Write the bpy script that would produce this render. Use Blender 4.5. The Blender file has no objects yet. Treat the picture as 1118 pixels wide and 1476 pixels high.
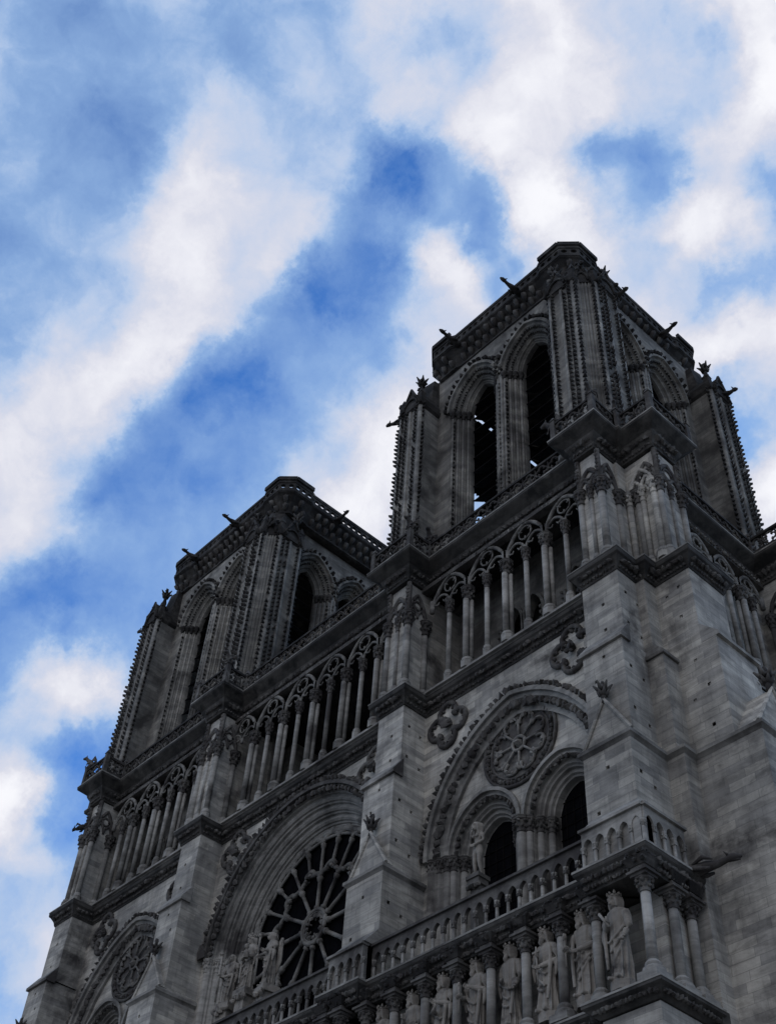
import bpy, math, random
from mathutils import Vector, Matrix
random.seed(7)
C = bpy.context.scene
COL = C.collection
PI = math.pi
R = math.radians

# ------------------------------------------------------------------ camera
cam_d = bpy.data.cameras.new('camera'); cam = bpy.data.objects.new('camera', cam_d); COL.objects.link(cam)
C.camera = cam
yaw, pitch, roll, fpx = 0.88524, 0.83357, 0.08186, 1756.38
fw = Vector((-math.sin(yaw)*math.cos(pitch), math.cos(yaw)*math.cos(pitch), math.sin(pitch)))
rt = Vector((math.cos(yaw), math.sin(yaw), 0)); up = rt.cross(fw)
r2 = math.cos(roll)*rt + math.sin(roll)*up; u2 = -math.sin(roll)*rt + math.cos(roll)*up
M = Matrix((r2, u2, -fw)).transposed().to_4x4(); M.translation = Vector((41.805, -30.068, 1.6))
cam.matrix_world = M
cam_d.sensor_fit = 'VERTICAL'; cam_d.sensor_height = 24; cam_d.lens = 24*fpx/1476
cam_d.clip_start = .1; cam_d.clip_end = 5000
C.render.resolution_x = 775; C.render.resolution_y = 1024

# ------------------------------------------------------------------ sky and sun
SUN_EL, SUN_AZ = R(36), R(-14)       # behind the towers: the facade stands in shade
w = bpy.data.worlds.new('World'); C.world = w; w.use_nodes = True
nt = w.node_tree; nt.nodes.clear()
def N(t, **k):
    n = nt.nodes.new(t)
    for a, b in k.items(): setattr(n, a, b)
    return n
L = lambda a, b: nt.links.new(a, b)
out = N('ShaderNodeOutputWorld'); bg = N('ShaderNodeBackground'); L(bg.outputs[0], out.inputs[0])
BG = .1
bg.inputs[1].default_value = BG
sky = N('ShaderNodeTexSky', sky_type='NISHITA', sun_disc=False, sun_elevation=SUN_EL, sun_rotation=SUN_AZ, air_density=1.0, dust_density=.3, ozone_density=2.2)
tc = N('ShaderNodeTexCoord')
def vmath(op, a, b=None, s=None):
    n = N('ShaderNodeVectorMath', operation=op); L(a, n.inputs[0])
    if b is not None:
        if hasattr(b, 'is_output'): L(b, n.inputs[1])
        else: n.inputs[1].default_value = b
    if s is not None: n.inputs['Scale'].default_value = s
    return n
def math2(op, a, b, c=None):
    n = N('ShaderNodeMath', operation=op)
    for i, x in enumerate((a, b, c)):
        if x is None: continue
        if hasattr(x, 'is_output'): L(x, n.inputs[i])
        else: n.inputs[i].default_value = x
    return n.outputs[0]
dirv = vmath('NORMALIZE', tc.outputs['Generated']).outputs[0]
wn = N('ShaderNodeTexNoise'); wn.inputs['Scale'].default_value = 13; wn.inputs['Detail'].default_value = 6; wn.inputs['Roughness'].default_value = .66
L(dirv, wn.inputs['Vector'])
wv = vmath('SCALE', vmath('SUBTRACT', wn.outputs['Color'], (.5, .5, .5)).outputs[0], s=.085).outputs[0]
wd = vmath('ADD', dirv, wv).outputs[0]
# cloud banks: direction, angular radius, weight
BLOBS = [(-0.458,-0.027,0.888,0.079,-0.65),(-0.437,0.001,0.9,0.08,0.5),(-0.415,0.029,0.91,0.081,-0.19),(-0.391,0.057,0.918,0.081,0.14),(-0.367,0.086,0.926,0.082,0.25),(-0.342,0.116,0.932,0.082,-0.61),(-0.317,0.145,0.937,0.083,0.95),(-0.291,0.174,0.941,0.083,-0.8),(-0.264,0.203,0.943,0.083,0.77),(-0.237,0.231,0.944,0.083,-0.14),(-0.21,0.259,0.943,0.082,1.08),(-0.182,0.286,0.941,0.082,-0.48),(-0.155,0.313,0.937,0.081,0.2),(-0.128,0.339,0.932,0.081,0.58),(-0.101,0.364,0.926,0.08,0.06),(-0.074,0.388,0.919,0.079,0.82),(-0.484,-0.007,0.875,0.08,1.01),(-0.463,0.021,0.886,0.081,-0.64),(-0.441,0.05,0.896,0.082,-0.23),(-0.417,0.079,0.905,0.083,-0.11),(-0.393,0.109,0.913,0.083,-0.11),(-0.342,0.168,0.924,0.084,-0.25),(-0.316,0.198,0.928,0.084,-0.22),(-0.289,0.227,0.93,0.084,0.8),(-0.261,0.256,0.931,0.084,-1.87),(-0.233,0.284,0.93,0.083,0.33),(-0.177,0.338,0.924,0.083,0.58),(-0.15,0.364,0.919,0.082,-1.6),(-0.122,0.389,0.913,0.081,0.79),(-0.095,0.413,0.906,0.08,-1.12),(-0.51,0.013,0.86,0.081,-0.48),(-0.489,0.042,0.871,0.082,-0.27),(-0.467,0.072,0.881,0.083,0.99),(-0.444,0.101,0.89,0.084,-0.35),(-0.419,0.131,0.898,0.084,0.23),(-0.394,0.162,0.905,0.085,-0.12),(-0.368,0.192,0.91,0.085,0.43),(-0.341,0.222,0.914,0.085,0.17),(-0.313,0.251,0.916,0.085,-0.37),(-0.286,0.281,0.916,0.085,1.64),(-0.257,0.309,0.916,0.085,0.64),(-0.229,0.337,0.913,0.084,-0.77),(-0.2,0.364,0.91,0.084,1.17),(-0.172,0.39,0.905,0.083,-0.21),(-0.144,0.415,0.898,0.082,0.93),(-0.116,0.439,0.891,0.081,0.9),(-0.536,0.034,0.843,0.082,0.23),(-0.515,0.064,0.855,0.083,0.19),(-0.493,0.094,0.865,0.084,-0.84),(-0.47,0.124,0.874,0.085,-0.56),(-0.445,0.154,0.882,0.085,0.63),(-0.42,0.185,0.888,0.086,-0.25),(-0.394,0.216,0.894,0.086,-0.3),(-0.366,0.246,0.897,0.086,-0.16),(-0.339,0.276,0.899,0.086,0.06),(-0.31,0.306,0.9,0.086,-1.09),(-0.253,0.363,0.897,0.085,0.13),(-0.224,0.39,0.893,0.085,-0.55),(-0.195,0.416,0.888,0.084,0.27),(-0.166,0.441,0.882,0.083,-1.31),(-0.138,0.465,0.875,0.082,0.18),(-0.562,0.056,0.825,0.083,-0.21),(-0.541,0.086,0.836,0.084,0.05),(-0.519,0.116,0.847,0.085,0.18),(-0.496,0.147,0.856,0.086,0.77),(-0.471,0.178,0.864,0.086,0.12),(-0.446,0.209,0.87,0.087,-0.33),(-0.419,0.24,0.876,0.087,0.82),(-0.392,0.271,0.879,0.087,-0.22),(-0.364,0.301,0.881,0.087,-0.64),(-0.335,0.331,0.882,0.087,1.24),(-0.306,0.36,0.881,0.087,-0.58),(-0.277,0.388,0.879,0.086,1.7),(-0.247,0.415,0.875,0.086,-1.6),(-0.218,0.442,0.87,0.085,1.02),(-0.189,0.467,0.864,0.084,0.91),(-0.16,0.49,0.857,0.083,-0.55),(-0.588,0.077,0.805,0.084,-0.15),(-0.567,0.108,0.817,0.085,-0.1),(-0.522,0.17,0.836,0.086,-0.54),(-0.472,0.233,0.851,0.087,0.22),(-0.445,0.264,0.856,0.088,0.14),(-0.417,0.295,0.859,0.088,-0.9),(-0.389,0.326,0.862,0.088,1.54),(-0.36,0.356,0.862,0.088,-1.35),(-0.33,0.385,0.862,0.087,0.26),(-0.301,0.414,0.859,0.087,-0.46),(-0.271,0.441,0.856,0.086,0.88),(-0.241,0.467,0.851,0.086,-0.52),(-0.211,0.492,0.845,0.085,-0.09),(-0.182,0.516,0.837,0.084,0.24),(-0.613,0.099,0.784,0.084,0.15),(-0.592,0.13,0.795,0.085,0.31),(-0.57,0.161,0.805,0.086,-0.24),(-0.547,0.193,0.814,0.087,0.4),(-0.523,0.225,0.822,0.088,0.79),(-0.497,0.257,0.829,0.088,-0.52),(-0.47,0.289,0.834,0.088,0.42),(-0.442,0.32,0.838,0.088,-0.76),(-0.414,0.351,0.84,0.088,-0.34),(-0.384,0.381,0.841,0.088,0.91),(-0.294,0.466,0.834,0.087,0.21),(-0.264,0.492,0.829,0.086,-0.2),(-0.204,0.541,0.816,0.084,-0.39),(-0.617,0.152,0.772,0.086,-0.83),(-0.595,0.184,0.782,0.087,1.0),(-0.572,0.216,0.791,0.087,-0.54),(-0.547,0.249,0.799,0.088,0.07),(-0.522,0.281,0.806,0.089,-0.45),(-0.495,0.313,0.811,0.089,-0.43),(-0.467,0.344,0.814,0.089,1.22),(-0.438,0.376,0.817,0.089,-0.41),(-0.287,0.517,0.807,0.087,0.48),(-0.256,0.542,0.801,0.086,0.39),(-0.226,0.565,0.794,0.085,0.84),(-0.641,0.175,0.748,0.086,1.08),(-0.619,0.207,0.758,0.087,-0.58),(-0.596,0.239,0.766,0.088,0.9),(-0.572,0.272,0.774,0.088,-1.43),(-0.546,0.305,0.781,0.089,1.13),(-0.519,0.337,0.786,0.089,-0.17),(-0.491,0.369,0.789,0.089,-1.06),(-0.462,0.4,0.792,0.089,0.71),(-0.279,0.566,0.776,0.086,-0.61),(-0.248,0.589,0.769,0.085,-0.64),(-0.683,0.165,0.711,0.085,-0.31),(-0.663,0.197,0.722,0.086,0.24),(-0.642,0.23,0.732,0.087,-0.87),(-0.619,0.262,0.74,0.088,0.18),(-0.595,0.295,0.748,0.089,0.3),(-0.569,0.328,0.754,0.089,-0.47),(-0.542,0.36,0.759,0.089,-0.32),(-0.514,0.392,0.763,0.09,1.3),(-0.485,0.423,0.765,0.09,-0.13),(-0.269,0.611,0.744,0.085,1.01),(-0.705,0.187,0.684,0.085,0.79),(-0.685,0.219,0.695,0.086,-0.31),(-0.664,0.252,0.704,0.087,0.68),(-0.641,0.285,0.713,0.088,-0.64),(-0.617,0.318,0.72,0.089,-0.25),(-0.592,0.35,0.726,0.089,0.27),(-0.565,0.383,0.731,0.089,0.27),(-0.537,0.415,0.735,0.09,-0.45),(-0.725,0.208,0.656,0.085,-0.21),(-0.706,0.241,0.666,0.086,0.18),(-0.685,0.274,0.675,0.087,-0.47),(-0.662,0.307,0.684,0.088,0.44),(-0.638,0.34,0.691,0.089,0.1),(-0.613,0.373,0.697,0.089,-0.28),(-0.558,0.437,0.705,0.09,0.6),(-0.744,0.229,0.627,0.085,-0.4),(-0.725,0.262,0.637,0.086,-0.36),(-0.704,0.295,0.646,0.087,-0.06),(-0.682,0.328,0.654,0.088,-0.36),(-0.633,0.394,0.666,0.089,0.06),(-0.762,0.249,0.598,0.085,0.28),(-0.743,0.282,0.607,0.086,0.58),(-0.723,0.315,0.615,0.087,0.26),(-0.701,0.348,0.623,0.087,0.12),(-0.677,0.382,0.629,0.088,-0.07),(-0.778,0.269,0.567,0.084,-1.13),(-0.76,0.302,0.576,0.085,0.49),(-0.739,0.335,0.584,0.086,-0.33),(-0.793,0.288,0.536,0.084,1.39),(-0.775,0.321,0.545,0.085,-0.76),(-0.755,0.354,0.552,0.085,0.15),(-0.733,0.387,0.559,0.086,-0.17),(-0.807,0.307,0.505,0.083,-0.27),(-0.788,0.339,0.513,0.084,0.64),(-0.769,0.372,0.52,0.085,-0.29),(-0.747,0.405,0.527,0.085,0.06),(-0.819,0.324,0.474,0.082,0.22),(-0.801,0.357,0.481,0.083,-0.93),(-0.781,0.389,0.488,0.084,0.29),(-0.76,0.422,0.494,0.084,-0.29),(-0.829,0.341,0.443,0.081,0.18),(-0.812,0.373,0.449,0.082,0.62),(-0.792,0.406,0.456,0.083,0.17),(-0.772,0.438,0.461,0.083,0.16),(-0.839,0.357,0.411,0.08,-0.79),(-0.821,0.389,0.418,0.081,0.42),(-0.802,0.421,0.424,0.082,-0.55),(-0.782,0.453,0.429,0.082,0.07),(-0.847,0.372,0.381,0.079,0.58),(-0.829,0.404,0.386,0.08,-0.38),(-0.811,0.435,0.392,0.08,0.56),(-0.539,0.267,0.799,0.054,-0.1),(-0.763,0.331,0.555,0.048,-0.35),(-0.785,0.34,0.517,0.038,-0.3),(-0.799,0.339,0.496,0.038,0.25),(-0.455,0.276,0.847,0.036,-0.25),(-0.338,0.358,0.87,0.031,-0.3),(-0.328,0.281,0.902,0.035,-0.15),(-0.375,0.282,0.883,0.035,-0.1),(-0.271,0.55,0.79,0.026,-0.2),(-0.239,0.367,0.899,0.034,-0.3),(-0.218,0.395,0.892,0.034,-0.15)]

BLOBS.append((.35, -.8, .5, 1.2, .5))      # unseen cloud bank in the west, added to light the facade
acc = None
for (dx, dy, dz, rad, wt) in BLOBS:
    dn = vmath('DISTANCE', wd, (dx, dy, dz))
    mr = N('ShaderNodeMapRange', interpolation_type='SMOOTHSTEP'); L(dn.outputs['Value'], mr.inputs[0])
    mr.inputs[1].default_value = 0; mr.inputs[2].default_value = rad; mr.inputs[3].default_value = wt; mr.inputs[4].default_value = 0
    acc = mr.outputs[0] if acc is None else math2('ADD', acc, mr.outputs[0])
fn = N('ShaderNodeTexNoise'); fn.inputs['Scale'].default_value = 24; fn.inputs['Detail'].default_value = 7; fn.inputs['Roughness'].default_value = .55; fn.inputs['Distortion'].default_value = .6
L(dirv, fn.inputs['Vector'])
dens = math2('ADD', acc, .55)
dens = math2('ADD', dens, math2('MULTIPLY', math2('SUBTRACT', fn.outputs['Fac'], .5), .42))
fn3 = N('ShaderNodeTexNoise'); fn3.inputs['Scale'].default_value = 70; fn3.inputs['Detail'].default_value = 5; fn3.inputs['Roughness'].default_value = .6
L(wd, fn3.inputs['Vector'])
dens = math2('ADD', dens, math2('MULTIPLY', math2('SUBTRACT', fn3.outputs['Fac'], .5), .16))
def sstep(src, a, b):
    n = N('ShaderNodeMapRange', interpolation_type='SMOOTHSTEP'); L(src, n.inputs[0]); n.inputs[1].default_value = a; n.inputs[2].default_value = b
    return n.outputs[0]
def cmix_(f, a, b):
    n = N('ShaderNodeMix', data_type='RGBA')
    for i_, x in ((0, f), (6, a), (7, b)):
        if hasattr(x, 'is_output'): L(x, n.inputs[i_])
        else: n.inputs[i_].default_value = (*x, 1)
    return n.outputs[2]
# sky opposite the sun, out of view, brightened to lift the facade light
sepd = N('ShaderNodeSeparateXYZ'); L(dirv, sepd.inputs[0])
fl = N('ShaderNodeMapRange', interpolation_type='SMOOTHSTEP'); L(sepd.outputs[1], fl.inputs[0])
fl.inputs[1].default_value = .15; fl.inputs[2].default_value = -.75; fl.inputs[3].default_value = 1; fl.inputs[4].default_value = 1.15
tint = N('ShaderNodeMix', data_type='RGBA', blend_type='MULTIPLY'); tint.inputs[0].default_value = 1
L(sky.outputs[0], tint.inputs[6]); tint.inputs[7].default_value = (.23, .8, 1.56, 1)
lin = N('ShaderNodeMapRange'); L(dens, lin.inputs[0]); lin.inputs[1].default_value = -.12; lin.inputs[2].default_value = .66
thin = cmix_(lin.outputs[0], tint.outputs[2], (3.4, 5.2, 8.1))
body = cmix_(sstep(dens, .4, 1.02), thin, (7.1, 7.2, 8.15))
body = cmix_(sstep(dens, .84, 1.32), body, (9.5, 9.55, 10.0))
lit = vmath('SCALE', body); L(fl.outputs[0], lit.inputs['Scale'])
L(lit.outputs[0], bg.inputs[0])
w.cycles.sampling_method = 'MANUAL'; w.cycles.sample_map_resolution = 512

sl = bpy.data.lights.new('sun', 'SUN'); sl.energy = 2.5; sl.angle = R(.5); sl.color = (1, .95, .88)
so = bpy.data.objects.new('sun', sl); COL.objects.link(so)
sd = Vector((math.sin(SUN_AZ)*math.cos(SUN_EL), math.cos(SUN_AZ)*math.cos(SUN_EL), math.sin(SUN_EL)))
so.rotation_euler = sd.to_track_quat('Z', 'Y').to_euler()
C.view_settings.view_transform = 'Standard'; C.view_settings.look = 'None'; C.view_settings.exposure = 0; C.view_settings.gamma = 1

# ------------------------------------------------------------------ materials
def mat(name, rough=.9):
    m = bpy.data.materials.new(name); m.use_nodes = True
    t = m.node_tree; b = t.nodes['Principled BSDF']; b.inputs['Roughness'].default_value = rough
    b.inputs['Specular IOR Level'].default_value = .25
    return m, t, b
def nd(t, kind, **k):
    n = t.nodes.new(kind)
    for a, b in k.items(): setattr(n, a, b)
    return n
def ramp_(t, src, stops, interp='LINEAR'):
    n = nd(t, 'ShaderNodeValToRGB'); t.links.new(src, n.inputs[0]); c = n.color_ramp; c.interpolation = interp
    while len(c.elements) < len(stops): c.elements.new(.5)
    for e, (p, v) in zip(c.elements, stops):
        e.position = p; e.color = (v[0], v[1], v[2], 1) if isinstance(v, tuple) else (v, v, v, 1)
    return n.outputs[0]
def noise_(t, vec, scale, detail=5, rough=.6, dist=0):
    n = nd(t, 'ShaderNodeTexNoise'); n.inputs['Scale'].default_value = scale; n.inputs['Detail'].default_value = detail
    n.inputs['Roughness'].default_value = rough; n.inputs['Distortion'].default_value = dist
    if vec is not None: t.links.new(vec, n.inputs['Vector'])
    return n.outputs['Fac']
def mixc(t, fac, a, b, blend='MIX'):
    n = nd(t, 'ShaderNodeMix', data_type='RGBA', blend_type=blend)
    for i, x in ((0, fac), (6, a), (7, b)):
        if hasattr(x, 'is_output'): t.links.new(x, n.inputs[i])
        else: n.inputs[i].default_value = x if i == 0 else (x[0], x[1], x[2], 1)
    return n.outputs[2]
def stone(name, light, dark, courses=True, grime=.5, gcol=(.045, .042, .042), gscale=.35, streak=.5):
    """Limestone: coursed blocks of slightly different tone, weather streaks and black crust in patches."""
    m, t, b = mat(name)
    geo = nd(t, 'ShaderNodeNewGeometry'); pos = geo.outputs['Position']
    sp = nd(t, 'ShaderNodeSeparateXYZ'); t.links.new(pos, sp.inputs[0])
    ad = nd(t, 'ShaderNodeMath', operation='ADD'); t.links.new(sp.outputs[0], ad.inputs[0]); t.links.new(sp.outputs[1], ad.inputs[1])
    cb = nd(t, 'ShaderNodeCombineXYZ'); t.links.new(ad.outputs[0], cb.inputs[0]); t.links.new(sp.outputs[2], cb.inputs[1])
    n1 = noise_(t, pos, .8, 6, .65)
    col = mixc(t, ramp_(t, n1, ((.3, 0.), (.72, 1.))), dark, light)
    if courses:
        br = nd(t, 'ShaderNodeTexBrick'); t.links.new(cb.outputs[0], br.inputs['Vector'])
        br.inputs['Scale'].default_value = 1; br.inputs['Brick Width'].default_value = 1.05; br.inputs['Row Height'].default_value = .34
        br.inputs['Mortar Size'].default_value = .009; br.inputs['Mortar Smooth'].default_value = .3; br.inputs['Bias'].default_value = .1
        br.offset = .43; br.squash = .8; br.squash_frequency = 3
        br.inputs['Color1'].default_value = (.68, .68, .69, 1); br.inputs['Color2'].default_value = (1.22, 1.2, 1.15, 1); br.inputs['Mortar'].default_value = (.58, .58, .58, 1)
        col = mixc(t, .85, col, br.outputs['Color'], 'MULTIPLY')
    col = mixc(t, .8, col, ramp_(t, noise_(t, pos, .16, 3, .5), ((.35, .62), (.65, 1.18))), 'MULTIPLY')
    mp = nd(t, 'ShaderNodeMapping'); t.links.new(cb.outputs[0], mp.inputs[0]); mp.inputs['Scale'].default_value = (.35, 2.4, 1)
    sk = noise_(t, mp.outputs[0], 1.3, 6, .7, .6)
    col = mixc(t, streak, col, ramp_(t, sk, ((.38, .45), (.56, 1.12))), 'MULTIPLY')
    mp2 = nd(t, 'ShaderNodeMapping'); t.links.new(cb.outputs[0], mp2.inputs[0]); mp2.inputs['Scale'].default_value = (2.2, .22, 1)
    sk2 = noise_(t, mp2.outputs[0], 1.0, 5, .65)
    col = mixc(t, streak * .7, col, ramp_(t, sk2, ((.35, .45), (.6, 1.1))), 'MULTIPLY')
    g = noise_(t, pos, gscale, 7, .62, .3)
    gm = ramp_(t, g, ((.27 + grime * .24, 1.), (.43 + grime * .28, 0.)))
    col = mixc(t, gm, col, gcol)
    col = mixc(t, 1., col, (1.02, 1.0, .945), 'MULTIPLY')
    t.links.new(col, b.inputs['Base Color'])
    bp = nd(t, 'ShaderNodeBump'); bp.inputs['Strength'].default_value = .35; bp.inputs['Distance'].default_value = .05
    t.links.new(noise_(t, pos, 7, 5, .7), bp.inputs['Height']); t.links.new(bp.outputs[0], b.inputs['Normal'])
    return m
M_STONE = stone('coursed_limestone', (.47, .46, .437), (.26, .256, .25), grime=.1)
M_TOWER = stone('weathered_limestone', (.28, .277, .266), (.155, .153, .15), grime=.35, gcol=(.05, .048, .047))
M_SMOOTH = stone('dressed_limestone', (.36, .352, .335), (.2, .197, .192), courses=False, grime=.3)
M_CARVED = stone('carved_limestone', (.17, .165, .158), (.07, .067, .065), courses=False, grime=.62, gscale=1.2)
M_CRUST = stone('blackened_stone', (.11, .105, .10), (.042, .040, .039), courses=False, grime=.8, gcol=(.018, .017, .017), gscale=.9)
M_STATUE = stone('statue_limestone', (.33, .31, .285), (.19, .178, .165), courses=False, grime=.15, gscale=1.5, streak=.35)
def plain(name, c, rough=.8, spec=.25):
    m, t, b = mat(name, rough); b.inputs['Base Color'].default_value = (*c, 1); b.inputs['Specular IOR Level'].default_value = spec
    geo = nd(t, 'ShaderNodeNewGeometry'); nn = noise_(t, geo.outputs['Position'], 2.5, 5)
    t.links.new(mixc(t, 1., c, ramp_(t, nn, ((.3, .6), (.7, 1.3))), 'MULTIPLY'), b.inputs['Base Color'])
    return m
M_SOOT = stone('sooty_cornice_stone', (.10, .096, .09), (.045, .043, .042), courses=False, grime=.45, gcol=(.02, .02, .02), gscale=.9)
M_TRACERY = stone('weathered_tracery_stone', (.26, .253, .24), (.14, .137, .133), courses=False, grime=.35, gscale=1.0)
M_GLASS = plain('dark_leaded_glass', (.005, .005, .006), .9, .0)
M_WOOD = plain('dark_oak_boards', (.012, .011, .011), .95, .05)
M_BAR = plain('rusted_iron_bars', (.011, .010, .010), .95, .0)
M_HOLE = plain('sooty_stone', (.02, .02, .02), .95, .1)
M_LEAD = plain('lead_sheet', (.30, .31, .33), .6)
M_PAVE = plain('paving', (.16, .155, .15), .9)

# ------------------------------------------------------------------ mesh helpers
FW = lambda u, d, z: (u, d, z)
FM = lambda u, d, z: (-u, d, z)
def FS(X0): return lambda u, d, z: (X0 - d, u, z)
LEVELS = True                  # storey heights: drawn level -> surveyed level
ZTAB = [(-10, -10), (0, 0), (19.64, 18.67), (24.05, 23.05), (29.24, 28.31), (31.2, 30.46), (34.02, 33.21), (38.58, 37.96), (46.8, 46.62), (100, 99.82)]
def zmap(z):
    for (a, b), (c, d) in zip(ZTAB, ZTAB[1:]):
        if z <= c: return b + (d - b) * (z - a) / (c - a)
    return z
class MB:
    def __init__(s, T=FW): s.v = []; s.f = []; s.s = []; s.m = []; s.mi = 0; s.T = T
    def add(s, vs, fs, sm=False):
        o = len(s.v); s.v += [s.T(*p) for p in vs]
        for f in fs: s.f.append([i + o for i in f]); s.s.append(sm); s.m.append(s.mi)
    def box(s, u0, u1, d0, d1, z0, z1):
        s.add([(u0, d0, z0), (u1, d0, z0), (u1, d1, z0), (u0, d1, z0), (u0, d0, z1), (u1, d0, z1), (u1, d1, z1), (u0, d1, z1)],
              [(0, 3, 2, 1), (4, 5, 6, 7), (0, 1, 5, 4), (1, 2, 6, 5), (2, 3, 7, 6), (3, 0, 4, 7)])
    def prism(s, poly, z0, z1, top=True):
        n = len(poly); s.add([(x, y, z0) for x, y in poly] + [(x, y, z1) for x, y in poly],
              [(i, (i + 1) % n, n + (i + 1) % n, n + i) for i in range(n)] + ([tuple(range(n, 2 * n)), tuple(range(n - 1, -1, -1))] if top else []))
    def loft(s, polys, cap=True, sm=False):
        n = len(polys[0]); vs = [p for q in polys for p in q]; fs = []
        for k in range(len(polys) - 1):
            for i in range(n): fs.append((k * n + i, k * n + (i + 1) % n, (k + 1) * n + (i + 1) % n, (k + 1) * n + i))
        if cap: fs += [tuple(range(n - 1, -1, -1)), tuple(range((len(polys) - 1) * n, len(polys) * n))]
        s.add(vs, fs, sm)
    def sweep(s, path, prof):
        """prof = [(out, z)]; out is to the right hand of the walking direction."""
        n = len(path); off = []
        for i, p in enumerate(path):
            ds = []
            if i > 0: ds.append((p[0] - path[i-1][0], p[1] - path[i-1][1]))
            if i < n - 1: ds.append((path[i+1][0] - p[0], path[i+1][1] - p[1]))
            ns = []
            for dx, dy in ds:
                l = math.hypot(dx, dy); ns.append((dy / l, -dx / l))
            if len(ns) == 1: m = ns[0]
            else:
                q = 1 + ns[0][0] * ns[1][0] + ns[0][1] * ns[1][1]; m = ((ns[0][0] + ns[1][0]) / q, (ns[0][1] + ns[1][1]) / q)
            off.append(m)
        k = len(prof); vs = [(p[0] + m[0] * o, p[1] + m[1] * o, z) for p, m in zip(path, off) for o, z in prof]
        fs = [(i * k + j, (i + 1) * k + j, (i + 1) * k + (j + 1) % k, i * k + (j + 1) % k) for i in range(n - 1) for j in range(k)]
        fs += [tuple(range(k)), tuple(range((n - 1) * k + k - 1, (n - 1) * k - 1, -1))]
        s.add(vs, fs); return off
    def tube(s, pts, r, n=6, sm=True):
        pts = [Vector(p) for p in pts]; rs = r if isinstance(r, (list, tuple)) else [r] * len(pts); rings = []
        for i, p in enumerate(pts):
            t = (pts[min(i + 1, len(pts) - 1)] - pts[max(i - 1, 0)]).normalized()
            a = t.cross(Vector((0, 0, 1)) if abs(t.z) < .9 else Vector((0, 1, 0))).normalized(); b = t.cross(a)
            rings.append([tuple(p + rs[i] * (math.cos(2 * PI * k / n) * a + math.sin(2 * PI * k / n) * b)) for k in range(n)])
        s.loft(rings, True, sm)
    def revolve(s, u, d, prof, n=10, sm=True, a0=0):
        s.loft([[(u + r * math.cos(a0 + 2 * PI * k / n), d + r * math.sin(a0 + 2 * PI * k / n), z) for k in range(n)] for r, z in prof], True, sm)
    def blob(s, c, r, seed=None):
        rx, ry, rz = (r, r, r) if not isinstance(r, tuple) else r
        j = random.uniform(.8, 1.2) if seed is None else 1
        J = [j * (random.uniform(.55, 1.4) if seed is None else 1) for _ in range(12)]
        vs = [(c[0] + x * rx * q, c[1] + y * ry * q, c[2] + z * rz * q) for (x, y, z), q in zip(ICO[0], J)]
        s.add(vs, ICO[1])
    def build(s, name, m, parent=None, loc=None):
        if LEVELS: s.v = [(x, y, zmap(z)) for x, y, z in s.v]
        me = bpy.data.meshes.new(name); me.from_pydata(s.v, [], s.f)
        me.polygons.foreach_set('use_smooth', s.s)
        for q in (m if isinstance(m, tuple) else (m,)): me.materials.append(q)
        if isinstance(m, tuple): me.polygons.foreach_set('material_index', s.m)
        o = bpy.data.objects.new(name, me); COL.objects.link(o)
        if parent: o.parent = parent
        return o
_t = (1 + 5 ** .5) / 2; _l = math.hypot(1, _t)
ICO = ([tuple(c / _l for c in p) for p in ((-1, _t, 0), (1, _t, 0), (-1, -_t, 0), (1, -_t, 0), (0, -1, _t), (0, 1, _t), (0, -1, -_t), (0, 1, -_t), (_t, 0, -1), (_t, 0, 1), (-_t, 0, -1), (-_t, 0, 1))],
       [(0, 11, 5), (0, 5, 1), (0, 1, 7), (0, 7, 10), (0, 10, 11), (1, 5, 9), (5, 11, 4), (11, 10, 2), (10, 7, 6), (7, 1, 8), (3, 9, 4), (3, 4, 2), (3, 2, 6), (3, 6, 8), (3, 8, 9), (4, 9, 5), (2, 4, 11), (6, 2, 10), (8, 6, 7), (9, 8, 1)])
def arch(uc, zs, w, h, dr=0, n=12, a0=0.):
    """points of a two-centred pointed arch, left springing to right springing, offset outwards by dr"""
    Rr = (w * w + h * h) / (2 * w); c = Rr - w; q = Rr + dr; am = math.acos(max(-1, min(1, -c / q))) if q > abs(c) else PI / 2
    lft = [(uc + c + q * math.cos(PI + (am - PI) * k / n), zs + q * math.sin(PI + (am - PI) * k / n)) for k in range(n + 1)]
    return lft + [(2 * uc - x, z) for x, z in lft[-2::-1]]
def arch_sweep(mb, uc, zs, w, h, prof, n=12, leg=0, sm=False):
    """prof = closed list of (dr, d)"""
    cur = []
    for dr, d in prof:
        p = arch(uc, zs, w, h, dr, n)
        if leg: p = [(p[0][0], zs - leg)] + p + [(p[-1][0], zs - leg)]
        cur.append([(x, d, z) for x, z in p])
    mb.loft([[c[i] for c in cur] for i in range(len(cur[0]))], True, sm)
def arch_blobs(mb, uc, zs, w, h, dr, d, r, step, n=40, zmin=None):
    p = arch(uc, zs, w, h, dr, n); acc = 0; last = p[0]; nxt = step / 2
    for q in p[1:]:
        acc += math.hypot(q[0] - last[0], q[1] - last[1]); last = q
        if acc >= nxt:
            mb.blob((q[0], d, q[1]), r); nxt += step
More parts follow.
